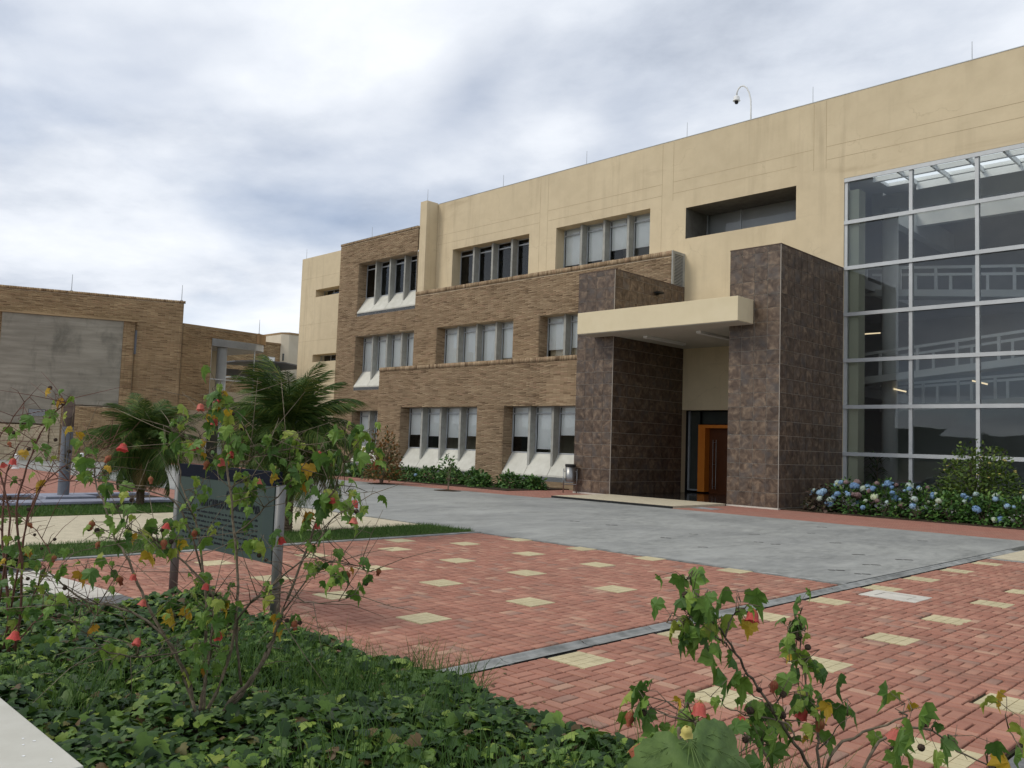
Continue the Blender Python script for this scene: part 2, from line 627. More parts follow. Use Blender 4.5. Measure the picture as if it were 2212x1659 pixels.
M['yellow'] = surf('cream_tile', (0.47, 0.405, 0.245), (0.55, 0.48, 0.30), 9, 0.85, 0.2, big=0.1, bscale=90, bstr=0.2, var=0.06,
                   stain=(7, 0.58, 0.8, (0.33, 0.29, 0.17), 0.5, (1, 1, 1)))
M['gutter'] = surf('gutter_concrete', (0.18, 0.185, 0.175), (0.33, 0.335, 0.32), 5, 0.9, 0.2, big=0.2, bscale=70, bstr=0.3,
                   stain=(3, 0.55, 0.7, (0.12, 0.12, 0.11), 0.6, (1, 0.4, 1)))
M['gravel'] = surf('cream_gravel', (0.46, 0.40, 0.28), (0.58, 0.52, 0.39), 45, 0.95, 0.1, big=0.1, bscale=180, bstr=0.5, bdist=0.006,
                   stain=(1.0, 0.56, 0.75, (0.38, 0.33, 0.23), 0.5, (1, 1, 1)))
M['asphalt'] = surf('grey_path', (0.12, 0.12, 0.118), (0.19, 0.19, 0.185), 30, 0.9, 0.2, big=0.15, bscale=150, bstr=0.5)
M['lidstone'] = surf('pale_lid', (0.50, 0.47, 0.41), (0.60, 0.57, 0.50), 5, 0.9, 0.2, bscale=90, bstr=0.2)
M['bluekerb'] = surf('bluish_kerb', (0.22, 0.235, 0.29), (0.29, 0.305, 0.37), 6, 0.7, 0.3, big=0.1, bscale=80)
M['soil'] = surf('soil', (0.035, 0.025, 0.017), (0.075, 0.055, 0.038), 12, 0.98, 0.1, bscale=40, bstr=0.9, bdist=0.03)
M['turf'] = surf('turf_ground', (0.055, 0.085, 0.022), (0.085, 0.12, 0.035), 8, 0.95, 0.1, bscale=60, bstr=0.6, bdist=0.02)
M['land'] = surf('far_ground', (0.10, 0.12, 0.06), (0.14, 0.14, 0.09), 0.2, 0.95, 0.1)
M['hill'] = surf('far_hills', (0.045, 0.06, 0.045), (0.06, 0.075, 0.055), 0.02, 0.95, 0.05, bstr=0.0)
M['grey_panel'] = surf('stained_render', (0.245, 0.225, 0.18), (0.345, 0.32, 0.26), 1.6, 0.95, 0.1, big=0.12, bscale=30, bstr=0.3,
                       stretch=(0.35, 0.35, 3.2), stain=(1.0, 0.52, 0.70, (0.14, 0.135, 0.11), 0.75, (1, 1, 0.6)))
M['pale_block'] = surf('pale_block', (0.44, 0.36, 0.24), (0.52, 0.44, 0.31), 7, 0.95, 0.1, var=0.12, bscale=40, bstr=0.4)
M['cream_far'] = surf('pale_far_stucco', (0.60, 0.54, 0.42), (0.66, 0.60, 0.48), 1, 0.9, 0.1)
M['bench'] = surf('bench_concrete', (0.50, 0.485, 0.42), (0.55, 0.535, 0.47), 7, 0.8, 0.25, big=0.05, bscale=260, bstr=0.12)
M['sign'] = surf('sign_panel', (0.050, 0.072, 0.064), (0.064, 0.086, 0.076), 1.5, 0.7, 0.12, big=0.06, bstr=0.0)
M['sign_dark'] = surf('sign_band', (0.007, 0.009, 0.016), (0.010, 0.012, 0.020), 3, 0.8, 0.08, bstr=0.0)
M['letter'] = surf('sign_letter', (0.006, 0.009, 0.014), (0.008, 0.011, 0.018), 3, 0.5, 0.3, bstr=0.0)
M['post'] = surf('grey_post_paint', (0.13, 0.14, 0.16), (0.17, 0.18, 0.20), 6, 0.55, 0.4, big=0.1, bstr=0.05)
M['rust'] = surf('weathered_bronze', (0.075, 0.05, 0.038), (0.11, 0.075, 0.055), 9, 0.7, 0.3, bscale=50, bstr=0.3)
M['bark'] = surf('shrub_bark', (0.11, 0.085, 0.058), (0.22, 0.18, 0.13), 40, 0.9, 0.15, bscale=120, bstr=0.5, var=0.3)
M['bark_red'] = surf('red_twig', (0.13, 0.06, 0.045), (0.19, 0.10, 0.075), 30, 0.85, 0.15, bscale=120, bstr=0.4, var=0.2)
M['palm_bark'] = surf('palm_bark', (0.07, 0.05, 0.033), (0.14, 0.105, 0.07), 18, 0.95, 0.1, bscale=40, bstr=0.9, bdist=0.02)
GRN = [(0.0, (0.07, 0.145, 0.032)), (0.3, (0.12, 0.225, 0.042)), (0.6, (0.18, 0.295, 0.05)), (0.85, (0.25, 0.36, 0.06)), (1.0, (0.36, 0.39, 0.07))]
M['leaf'] = leafmat('mallow_leaf', GRN, 0.55, 0.3, nscale=60)
M['leaf_yellow'] = leafmat('yellowed_leaf', [(0.0, (0.50, 0.30, 0.03)), (0.6, (0.58, 0.40, 0.04)), (1.0, (0.46, 0.22, 0.03))], 0.6, 0.3)
M['ivy'] = leafmat('ivy_leaf', [(0.0, (0.016, 0.042, 0.012)), (0.3, (0.034, 0.080, 0.017)), (0.55, (0.058, 0.120, 0.022)), (0.76, (0.10, 0.18, 0.03)), (0.90, (0.17, 0.27, 0.042)), (0.97, (0.28, 0.36, 0.06)), (0.98, (0.10, 0.065, 0.03)), (1.0, (0.17, 0.11, 0.05))], 0.5, 0.18, 0.28, 40)
M['grass'] = leafmat('grass_blade', [(0.0, (0.04, 0.095, 0.018)), (0.6, (0.075, 0.155, 0.028)), (1.0, (0.13, 0.21, 0.045))], 0.6, 0.25)
M['palm'] = leafmat('palm_leaflet', [(0.0, (0.03, 0.065, 0.016)), (0.5, (0.06, 0.11, 0.022)), (0.85, (0.10, 0.155, 0.03)), (1.0, (0.18, 0.19, 0.045))], 0.6, 0.2, 0.2)
M['palm_dry'] = leafmat('dry_palm_leaflet', [(0.0, (0.12, 0.09, 0.035)), (1.0, (0.22, 0.15, 0.06))], 0.7, 0.1, 0.2)
M['hyd'] = leafmat('hydrangea_leaf', [(0.0, (0.028, 0.075, 0.018)), (0.5, (0.055, 0.135, 0.026)), (0.85, (0.09, 0.19, 0.036)), (1.0, (0.14, 0.23, 0.05))], 0.5, 0.15)
M['bushleaf'] = leafmat('bush_leaf', [(0.0, (0.05, 0.095, 0.02)), (0.5, (0.095, 0.16, 0.03)), (1.0, (0.18, 0.24, 0.05))], 0.6, 0.25)
M['hyd_old'] = leafmat('old_bloom_leaf', [(0.0, (0.045, 0.035, 0.025)), (0.5, (0.09, 0.055, 0.04)), (1.0, (0.05, 0.075, 0.025))], 0.6, 0.1)
M['bluebloom'] = leafmat('blue_bloom', [(0.0, (0.15, 0.27, 0.50)), (0.5, (0.25, 0.40, 0.60)), (1.0, (0.38, 0.53, 0.66))], 0.7, 0.15, 0.2, 90)
M['palebloom'] = leafmat('pale_bloom', [(0.0, (0.42, 0.55, 0.60)), (0.6, (0.52, 0.60, 0.52)), (1.0, (0.60, 0.64, 0.36))], 0.7, 0.15, 0.2, 90)
M['oldbloom'] = leafmat('faded_bloom', [(0.0, (0.20, 0.13, 0.13)), (0.6, (0.28, 0.20, 0.20)), (1.0, (0.36, 0.28, 0.22))], 0.8, 0.1, 0.1, 90)
M['redleaf'] = leafmat('crimson_leaf', [(0.0, (0.06, 0.012, 0.02)), (1.0, (0.13, 0.025, 0.035))], 0.5, 0.15)
M['rustleaf'] = leafmat('russet_leaf', [(0.0, (0.06, 0.075, 0.022)), (0.4, (0.11, 0.10, 0.03)), (0.72, (0.20, 0.10, 0.035)), (1.0, (0.36, 0.14, 0.03))], 0.55, 0.2)
M['petal'] = leafmat('red_petal', [(0.0, (0.55, 0.05, 0.045)), (0.5, (0.66, 0.10, 0.085)), (1.0, (0.70, 0.20, 0.15))], 0.5, 0.25, 0.3, 120)
M['petal_dim'] = leafmat('wilting_petal', [(0.0, (0.30, 0.07, 0.04)), (1.0, (0.42, 0.15, 0.08))], 0.6, 0.2, 0.2, 120)
M['calyx'] = leafmat('calyx', [(0.0, (0.30, 0.24, 0.06)), (0.5, (0.38, 0.27, 0.10)), (1.0, (0.24, 0.28, 0.06))], 0.6, 0.2, 0.2)
M['pod'] = surf('dry_pod', (0.035, 0.024, 0.018), (0.085, 0.06, 0.043), 80, 0.9, 0.1, bscale=160, bstr=0.5)
M['yflower'] = leafmat('yellow_flower', [(0.0, (0.62, 0.50, 0.10)), (1.0, (0.70, 0.62, 0.25))], 0.6, 0.2)
M['tube_light'] = emitmat('tube_light', (1.0, 0.80, 0.50), 0.9)
t = NT('near_leaf')
_c = t.mix(t.rng(t.noise(55, 5, 0.6), 0.35, 0.65), (0.065, 0.115, 0.028), (0.10, 0.165, 0.04))
_c = t.mix(t.rng(t.noise(14, 3, 0.5), 0.45, 0.7, 0, 0.5), _c, (0.13, 0.20, 0.05))
_b = t.bsdf(_c, 0.6, 0.3, 0, t.noise(130, 4, 0.6), 0.5, 0.002)
M['near_leaf'] = t.m
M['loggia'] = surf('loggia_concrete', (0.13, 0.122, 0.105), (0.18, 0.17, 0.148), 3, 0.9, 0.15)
M['sign_edge'] = surf('sign_edge', (0.045, 0.066, 0.062), (0.055, 0.078, 0.072), 2, 0.6, 0.2, bstr=0.0)
M['door_shaded'] = surf('door_orange_shaded', (0.10, 0.030, 0.008), (0.12, 0.036, 0.01), 3, 0.35, 0.4, big=0.04, bstr=0.0)  # orange door leaf, with the shade of the deep entrance put into its colour
M['skylight'] = glassmat('skylight_glass', (0.96, 0.98, 0.98), 1.03)

# ------------------------------------------------------------------ ground
def struct(o):
    o['kind'] = 'structure'
    return o


struct(MB().box(-400, 300, -300, 400, -0.30, -0.10).build('ground', M['land']))
plaza = struct(MB().prism([(-60, 11.28), (-12.3, 11.48), (-5.0, 11.525), (-5.0, 21.35), (-19.3, 21.35), (-19.3, 20.9), (-60, 19.9)], -0.1, 0.0)
               .box(-4.75, 4, 16.75, 16.9, -0.1, -0.004).build('concrete_plaza', M['plaza']))
# paved walk along the building and far red paving
struct(MB().box(-14.55, 6, 21.36, 24.78, -0.1, -0.002).box(-60, -19.45, 20.0, 22.6, -0.1, -0.006).box(-22.7, -19.45, 22.6, 26.0, -0.1, -0.006)
       .build('building_walk', M['paver_far']))
struct(MB().box(-62, -23.95, -6, 11.27, -0.1, -0.003).box(-62, -52, 11.27, 40, -0.1, 0.003).build('far_paving', M['paver_far']))
bed = MB().box(-12.1, -4.95, 3.2, 11.5, -0.1, -0.022).box(-4.75, -1.52, 3.2, 16.7, -0.1, -0.022)
paving = struct(bed.build('brick_paving', M['bed']))

# --- red pavers laid in basket weave, with cream squares let in
YS = 0.40
SQ = []
for y in (3.93, 5.44, 6.94, 8.43, 9.90, 11.20):
    for x in (-6.47, -7.97, -9.42, -10.91):
        if not (y == 3.93 and x < -9):
            SQ.append((x, y))
for y in (4.6, 5.44, 6.94, 8.43, 9.93, 11.46, 12.95, 14.45, 15.95):
    for x in (-4.55, -3.25, -1.77):
        if (x, y) != (-4.55, 4.6) and (x, y) != (-3.25, 4.6) and y != 4.6:
            SQ.append((x, y))
SQ += [(-11.8, 9.24)]
SQ = [(round(x, 1) + (0.0 if True else 0), round(y, 1)) for x, y in SQ]
LID = (-4.5, -3.8, 10.7, 11.3)


def blocked(x, y):
    for sx, sy in SQ:
        if abs(x - sx) < 0.2 and abs(y - sy) < 0.2:
            return True
    return LID[0] < x < LID[1] and LID[2] < y < LID[3]


pav = []   # cx, cy, lx, ly
for (x0, x1, y0, y1) in ((-12.1, -4.985, 3.4, 11.35), (-4.735, -1.5, 3.4, 16.7)):
    nx, ny = int(round((x1 - x0) / 0.2)) + 1, int(round((y1 - y0) / 0.2)) + 1
    for i in range(nx):
        for j in range(ny):
            cx, cy = x0 + 0.2 * i, y0 + 0.2 * j
            for k in (0, 1):
                if (i + j) % 2 == 0:
                    us = [(cx + 0.05, cy + 0.05 + 0.1 * k), (cx + 0.15, cy + 0.05 + 0.1 * k)]
                else:
                    us = [(cx + 0.05 + 0.1 * k, cy + 0.05), (cx + 0.05 + 0.1 * k, cy + 0.15)]
                us = [u for u in us if not blocked(*u) and u[0] < x1 and u[1] < y1]
                if not us:
                    continue
                ax = min(u[0] for u in us) - 0.05
                bx = max(u[0] for u in us) + 0.05
                ay = min(u[1] for u in us) - 0.05
                by = max(u[1] for u in us) + 0.05
                pav.append((ax, min(bx, x1), ay, min(by, y1), len(us)))
# nearest visible full pavers become separate pieces
order = sorted(range(len(pav)), key=lambda i: (pav[i][0] ** 2 + pav[i][2] ** 2))
single = []
for i in order:
    a = pav[i]
    if a[4] == 2 and a[2] > 3.95 and inframe(((a[0] + a[1]) / 2, (a[2] + a[3]) / 2, 0), -5):
        single.append(i)
    if len(single) >= 300:
        break
sset = set(single)
G = 0.0072


def paver_mesh(lx, ly):
    b = MB()
    hx, hy = lx / 2 - G, ly / 2 - G
    ch = 0.005
    vs = [(-hx, -hy, -0.03), (hx, -hy, -0.03), (hx, hy, -0.03), (-hx, hy, -0.03),
          (-hx, -hy, -ch), (hx, -hy, -ch), (hx, hy, -ch), (-hx, hy, -ch),
          (-hx + ch, -hy + ch, 0), (hx - ch, -hy + ch, 0), (hx - ch, hy - ch, 0), (-hx + ch, hy - ch, 0)]
    fs = [(0, 1, 5, 4), (1, 2, 6, 5), (2, 3, 7, 6), (3, 0, 4, 7), (4, 5, 9, 8), (5, 6, 10, 9), (6, 7, 11, 10), (7, 4, 8, 11), (8, 9, 10, 11)]
    b.add(vs, fs)
    return b


pmesh = paver_mesh(0.2, 0.1).mesh('paver', M['paver'])
for i in single:
    a = pav[i]
    rot = 0 if (a[1] - a[0]) > 0.15 else R(90)
    mt = Matrix.Translation(((a[0] + a[1]) / 2 + random.uniform(-.0015, .0015), (a[2] + a[3]) / 2 + random.uniform(-.0015, .0015), random.uniform(-.003, .0015))) @ \
        Matrix.Rotation(rot + random.uniform(-.008, .008), 4, 'Z') @ Matrix.Rotation(random.uniform(-.006, .006), 4, 'X')
    inst('paver', pmesh, paving, mt)
Vs, Fs, Rs = [], [], []
_t = paver_mesh(0.2, 0.1)
for i, a in enumerate(pav):
    if i in sset:
        continue
    b = paver_mesh(a[1] - a[0], a[3] - a[2])
    k = len(Vs) * 12
    dz = random.uniform(-.003, .0015)
    off = np.array([(a[0] + a[1]) / 2, (a[2] + a[3]) / 2, dz])
    Vs.append(np.array(b.v) + off)
    Fs.append(np.array(b.f) + k)
    Rs.append(np.full(9, random.random()))
o = npmesh('paver_field', np.concatenate(Vs), np.concatenate(Fs), np.concatenate(Rs), M['paver'], paving)
o['kind'] = 'stuff'
# cream squares of 4 x 4 raised cells
b = MB().box(-0.196, 0.196, -0.196, 0.196, -0.03, -0.006)
for i in range(4):
    for j in range(4):
        x, y = -0.196 + 0.098 * i, -0.196 + 0.098 * j
        b.box(x + 0.003, x + 0.095, y + 0.003, y + 0.095, -0.006, 0.001)
ymesh = b.mesh('cream_tile', M['yellow'])
for sx, sy in SQ:
    inst('cream_tile', ymesh, paving, Matrix.Translation((sx, sy, 0.0)) @ Matrix.Rotation(random.uniform(-.01, .01), 4, 'Z'))
lid = empty('inspection_cover', (-4.15, 11.0, 0), 'pale square concrete inspection cover set in red paving beside gutter', 'inspection cover')
MB().box(-4.49, -3.81, 10.71, 10.83, -0.03, 0.004).box(-4.49, -3.81, 11.17, 11.29, -0.03, 0.004).box(-4.49, -4.35, 10.83, 11.17, -0.03, 0.004) \
    .box(-3.95, -3.81, 10.83, 11.17, -0.03, 0.004).build('rim', M['lidstone'], lid)
MB().box(-4.335, -3.965, 10.845, 11.155, -0.03, 0.002).build('lid', M['lidstone'], lid)
# open drain channel: separate precast lengths
drain = empty('drain_channel', (-4.86, 4, 0), 'grey concrete drain channel crossing the red paving towards the building', 'drain')
y = 3.9
while y < 18.9:
    ly = 1.0
    b = MB()
    dx = random.uniform(-.006, .006)
    prof = [(-4.955 + dx, 0.002), (-4.925 + dx, 0.002), (-4.90 + dx, -0.012), (-4.86 + dx, -0.018), (-4.82 + dx, -0.012), (-4.79 + dx, 0.001), (-4.755 + dx, 0.001)]
    for (xa, za), (xb, zb) in zip(prof[:-1], prof[1:]):
        b.quad((xa, y + .004, za), (xb, y + .004, zb), (xb, y + ly - .004, zb), (xa, y + ly - .004, za))
    b.box(-4.955 + dx, -4.755 + dx, y + .004, y + ly - .004, -0.09, -0.03)
    b.build('channel_length', M['gutter'], drain)
    y += ly
# kerb along plaza edge of the red paving and along the lawn
kerb = empty('paving_kerb', (-12.2, 7, 0), 'flush grey concrete kerb around far corner of red brick paving', 'kerb')
x = -12.1
while x < -5.0:
    MB().box(x + .003, min(x + 0.95, -4.97), 11.37, 11.45 + (x + 12) * 0.006, -0.1, 0.003).build('kerb_stone', M['gutter'], kerb)
    x += 0.95
y = 3.6
while y < 11.3:
    MB().box(-12.24, -12.11, y + .003, min(y + 0.8, 11.36), -0.1, 0.012).build('kerb_stone', M['gutter'], kerb)
    y += 0.8
# drain slots in the plaza
slots = [(-12.95, 15.14), (-11.94, 15.23), (-9.85, 15.3), (-9.7, 14.09), (-8.42, 13.39), (-9.17, 16.56), (-8.32, 15.2), (-7.95, 15.17), (-8.64, 18.1), (-9.24, 19.91),
         (-7.42, 16.59), (-6.3, 15.02), (-5.64, 12.65), (-5.23, 12.61), (-5.59, 13.82), (-5.54, 15.05), (-6.59, 18.93)]
b = MB()
for k, (xa, xb) in enumerate(((-.11, -.02), (.0, .12))):
    b.box(xa, xb, -.022 + .008 * k, .022 + .008 * k, -0.02, 0.002)
smesh = b.mesh('floor_slot', M['black'])
for i, (x, y) in enumerate(slots):
    o = inst('floor_slot', smesh, None, Matrix.Translation((x, y, 0.0)) @ Matrix.Rotation(R(40) + random.uniform(-.3, .3), 4, 'Z') @ Matrix.Diagonal((random.uniform(.75, 1.25), random.uniform(1.1, 1.8), 1, 1)))
    tag(o, 'small dark slot let into the grey plaza concrete', 'floor slot', 'dark slots scattered over the plaza')

# lawn strips, gravel paths, left ground
struct(MB().prism([(-13.65, 2.9), (-12.25, 2.9), (-12.25, 11.36), (-13.65, 11.33)], -0.1, 0.02).build('lawn', M['turf']))
struct(MB().prism([(-20.1, -2), (-18.25, -2), (-18.25, 9.0), (-20.1, 9.2)], -0.1, 0.02).build('lawn', M['turf']))
struct(MB().prism([(-18.24, -4), (-13.66, -4), (-13.66, 11.31), (-18.24, 11.29)], -0.1, 0.004).box(-20.1, -18.25, 9.25, 11.27, -0.1, 0.0035).box(-4.74, 6, 16.92, 21.34, -0.1, 0.004)
       .build('gravel_path', M['gravel']))
struct(MB().box(-23.9, -20.11, -8, 11.26, -0.1, -0.004).build('pink_walk', M['paver_far']))
struct(MB().prism([(-12.1, 3.25), (-8.6, 3.62), (-8.2, 2.4), (-12.1, 1.7)], -0.1, 0.006).box(-1.48, 6, 3.4, 16.7, -0.1, 0.003).build('grey_path', M['asphalt']))
struct(MB().prism([(-11.3, 3.40), (-10.6, 3.42), (-9.2, 3.56), (-9.15, 3.0), (-11.0, 2.6)], -0.05, 0.011).build('pale_patch', M['lidstone']))
struct(MB().prism([(-8.3, -3), (6, -3), (6, 3.93), (-8.3, 3.93)], -0.2, 0.03).prism([(-14.5, -1), (-8.31, -1), (-8.31, 2.6), (-10.9, 2.3), (-11.6, 3.2), (-14.5, 3.4)], -0.2, 0.025).build('planting_bed', M['soil']))
struct(MB().box(-13.0, 4, 24.79, 29.15, -0.1, 0.03).box(-43.2, -22.75, 22.62, 28.3, -0.1, 0.025).build('planting_bed', M['soil']))

# bluish kerbs with the tall post
kb = empty('raised_kerb', (-21, 5, 0), 'bluish grey raised kerb stones in two rows enclosing a soil strip', 'kerb')
y = -3.0
while y < 9.2:
    MB().box(-21.35, -20.55, y + .004, min(y + 1.5, 9.15), -0.1, 0.10).build('kerb_stone', M['bluekerb'], kb, bevel=0.012)
    MB().box(-23.75, -23.35, y + .004, min(y + 1.5, 9.6), -0.1, 0.08).build('kerb_stone', M['bluekerb'], kb, bevel=0.012)
    y += 1.5
MB().box(-20.548, -20.50, -3, 9.15, -0.1, 0.045).build('shadow_gap', M['black'], kb)
struct(MB().box(-23.34, -21.36, -3, 9.6, -0.1, 0.02).build('soil_strip', M['soil']))
pp = empty('tall_post', (-22.4, 7.1, 0), 'tall grey tubular post with slanted brown top standing on a low plinth', 'post')
MB().prism([(-22.95, 6.55), (-21.85, 6.55), (-21.7, 7.65), (-22.95, 7.65)], 0.02, 0.13).build('plinth', M['bluekerb'], pp, bevel=0.02)
b = MB()
n = 20
pz = []
for k in range(n):
    w = 2 * math.pi * k / n
    # cut plane faces right and towards the viewer
    off = math.cos(w - R(-20))
    pz.append((0.13 * math.cos(w), 0.13 * math.sin(w), off))
vs = [(-22.4 + x, 7.1 + y, 0.13) for x, y, q in pz] + [(-22.4 + x, 7.1 + y, 1.78 + 0.0 * q) for x, y, q in pz]
b.add(vs, [(k, (k + 1) % n, n + (k + 1) % n, n + k) for k in range(n)])
b.build('tube', M['post'], pp, smooth=True)
b = MB()
vs = [(-22.4 + x, 7.1 + y, 1.782) for x, y, q in pz] + [(-22.4 + x * 0.98, 7.1 + y * 0.98, 2.26 - 0.27 * q) for x, y, q in pz]
b.add(vs, [(k, (k + 1) % n, n + (k + 1) % n, n + k) for k in range(n)] + [tuple(range(n, 2 * n))])
b.build('slanted_top', M['rust'], pp)
for i, (x, y, h, lb) in enumerate(((-40.2, 10.8, .62, 'small white bollard furthest left on the far red paving'), (-30.6, 10.2, .72, 'small white bollard on red paving right of the tall grey post'),
                                   (-44.7, 14.9, .6, 'small white bollard furthest back before the ochre brick block'))):
    bo = empty('bollard', (x, y, 0), lb, 'bollard', 'white bollards on the far paving')
    MB().lathe((x, y, 0), [(.10, 0), (.10, h - .1), (.09, h - .03), (.05, h)], 14).build('post', M['white'], bo, smooth=True)
    MB().lathe((x, y, 0), [(.15, 0), (.15, .03), (.11, .05)], 14).build('base', M['white'], bo)

# far hills behind the viewer close the horizon (they show only as reflections)
b = MB()
vs, fs = [], []
NN = 120
for i in range(NN + 1):
    a = R(270) * i / NN
    rr = 700
    h = 34 + 26 * mnoise.noise((i * 0.11, 1.3, 0)) + 9 * mnoise.noise((i * 0.6, 4.3, 0))
    vs += [(rr * math.sin(a), rr * math.cos(a), -2), (1.25 * rr * math.sin(a), 1.25 * rr * math.cos(a), max(8, h))]
for i in range(NN):
    fs.append((2 * i, 2 * i + 2, 2 * i + 3, 2 * i + 1))
b.add(vs, fs)
struct(b.build('hills', M['hill']))

# ------------------------------------------------------------------ walls and bricks


def wall(mb, s0, s1, z0, z1, t, holes=(), r=0.0):
    """flat wall on plane t with rectangular openings (h: s0,s1,z0,z1)"""
    ss = sorted({s0, s1} | {min(max(h[i], s0), s1) for h in holes for i in (0, 1)})
    zs = sorted({z0, z1} | {min(max(h[i], z0), z1) for h in holes for i in (2, 3)})
    for a, b in zip(ss[:-1], ss[1:]):
        for c, d in zip(zs[:-1], zs[1:]):
            if b - a < 1e-6 or d - c < 1e-6:
                continue
            m, k = (a + b) / 2, (c + d) / 2
            if any(h[0] < m < h[1] and h[2] < k < h[3] for h in holes):
                continue
            mb.quad(mb.P(a, t, c), mb.P(b, t, c), mb.P(b, t, d), mb.P(a, t, d), r)


def reveal(mb, h, t0, t1):
    a, b, c, d = h
    P = mb.P
    mb.quad(P(a, t0, c), P(a, t1, c), P(a, t1, d), P(a, t0, d))
    mb.quad(P(b, t0, c), P(b, t0, d), P(b, t1, d), P(b, t1, c))
    mb.quad(P(a, t0, d), P(a, t1, d), P(b, t1, d), P(b, t0, d))
    mb.quad(P(a, t0, c), P(b, t0, c), P(b, t1, c), P(a, t1, c))


BL, BH = 0.39, 0.0532


def courses(s0, s1, z0, z1, holes=(), L=BL, H=BH, g=0.004, phase=0.0):
    out = []
    k = 0
    z = z0
    rr = random.Random(int(s0 * 100) + int(z0 * 10))
    while z + H <= z1 + 1e-6:
        zc = z + H / 2
        iv = [(s0, s1)]
        for h in holes:
            if h[2] < zc < h[3]:
                nv = []
                for a, b in iv:
                    if h[1] <= a or h[0] >= b:
                        nv.append((a, b))
                    else:
                        if h[0] > a:
                            nv.append((a, h[0]))
                        if h[1] < b:
                            nv.append((h[1], b))
                iv = nv
        off = (k % 2) * L / 2 + phase + rr.uniform(-.01, .01)
        for a, b in iv:
            x = a - ((a - off) % L)
            while x < b:
                p, q = max(x, a), min(x + L, b)
                if q - p > 0.03:
                    out.append((p + g, q - g, z + g, z + H - g))
                x += L
        z += H
        k += 1
    return out


BOXN = np.array([(0, 1, 5, 4), (1, 2, 6, 5), (3, 0, 4, 7), (4, 5, 6, 7), (0, 3, 2, 1)])


def brick_np(rows, o=(0, 0, 0), u=(1, 0, 0), n=(0, 1, 0)):
    """rows (s0,s1,z0,z1,t0,t1) -> V,F,rnd ; open at the back"""
    A = np.array(rows)
    N = len(A)
    s = A[:, [0, 1, 1, 0, 0, 1, 1, 0]]
    tt = A[:, [4, 4, 5, 5, 4, 4, 5, 5]]
    z = A[:, [2, 2, 2, 2, 3, 3, 3, 3]]
    o, u, n = np.array(o, float), np.array(u, float), np.array(n, float)
    V = o + s[..., None] * u + tt[..., None] * n
    V[..., 2] += z
    F = (BOXN[None] + (np.arange(N) * 8)[:, None, None]).reshape(-1, 4)
    return V.reshape(-1, 3), F, np.repeat(rng.random(N), 5)


Y1, Y2, Y3 = 26.2, 28.35, 29.2
ZH = (3.41, 7.70, 11.985)
ZT1, ZT2, ZTOW, ZROOF = 5.47, 9.76, 13.41, 14.67
bld = empty('campus_building', (-25, 29, 0), 'long three storey building of tan brick bands and cream stucco with glass curtain wall', 'building')

rows = []


def place(bs, yf, proud=0.0):
    for a, b, c, d in bs:
        j = random.uniform(-.0025, .0025)
        rows.append((a, b, c, d, yf + j - proud, yf + 0.05))


def jamb(x, yf, z0, z1):
    for a, b, c, d in courses(yf + 0.055, yf + 0.6, z0, z1, phase=0.1):
        rows.append((x - 0.05, x + random.uniform(-.002, .002), c, d, a, b))


def coping(s0, s1, z0, z1, yf):
    x = s0
    while x < s1:
        w = random.choice((.10, .12, .12, .16, .2, .11))
        w = min(w, s1 - x)
        rows.append((x + .004, x + w - .004, z0 + .004, z1 + random.uniform(-.006, .004), yf - .022 + random.uniform(-.004, .004), yf + .10))
        x += w


W1 = [(-34.03, -28.40, ZH[0]), (-26.67, -21.28, ZH[0])]
H1 = [(a, b, zh - 2.01 - 1.14, zh) for a, b, zh in W1]
W2 = [(-34.05, -28.42, ZH[1]), (-26.72, -21.3, ZH[1])]
H2 = [(a, b, 5.0, zh) for a, b, zh in W2]
WT = [(-41.37, -35.97, ZH[0] - 0.02), (-41.37, -35.97, ZH[1]), (-41.37, -35.97, ZH[2] + 0.03)]
HT = [(a, b, zh - 2.01 - 1.14, zh) for a, b, zh in WT]
# lower band
place(courses(-35.95, -21.2, 0.0, ZT1 - 0.2, H1), Y1)
coping(-35.95, -19.5, ZT1 - 0.2, ZT1, Y1)
# upper band and corner block share one plane
place(courses(-43.35, -35.95, 0.0, ZTOW - 0.12, HT), Y2)
place(courses(-35.95, -19.5, 5.2, ZT2 - 0.2, H2), Y2)
coping(-35.92, -19.5, ZT2 - 0.2, ZT2, Y2)
coping(-43.37, -35.93, ZTOW - 0.12, ZTOW, Y2)
for a, b, zh in W1 + W2 + WT:
    yf = Y1 if (a, b, zh) in W1 else Y2
    jamb(a, yf, zh - 3.1, zh)
# nearest full bricks are single pieces
full = [i for i, r_ in enumerate(rows) if r_[1] - r_[0] > BL - 0.0085 and r_[5] - r_[4] < 0.06]
full.sort(key=lambda i: rows[i][0] ** 2 + rows[i][4] ** 2 + rows[i][2] ** 2)
pick = [i for i in full if (rows[i][4] < 27 and rows[i][0] < -21.2)][:300]
bm = MB().box(-(BL / 2 - .004), BL / 2 - .004, 0, 0.05, -(BH / 2 - .004), BH / 2 - .004).mesh('brick', M['brick'])
for i in pick:
    r_ = rows[i]
    inst('brick', bm, bld, Matrix.Translation(((r_[0] + r_[1]) / 2, r_[4], (r_[2] + r_[3]) / 2)))
ps = set(pick)
V, F, RR = brick_np([r_ for i, r_ in enumerate(rows) if i not in ps])
o = npmesh('brickwork', V, F, RR, M['brick'], bld)
o['kind'] = 'stuff'
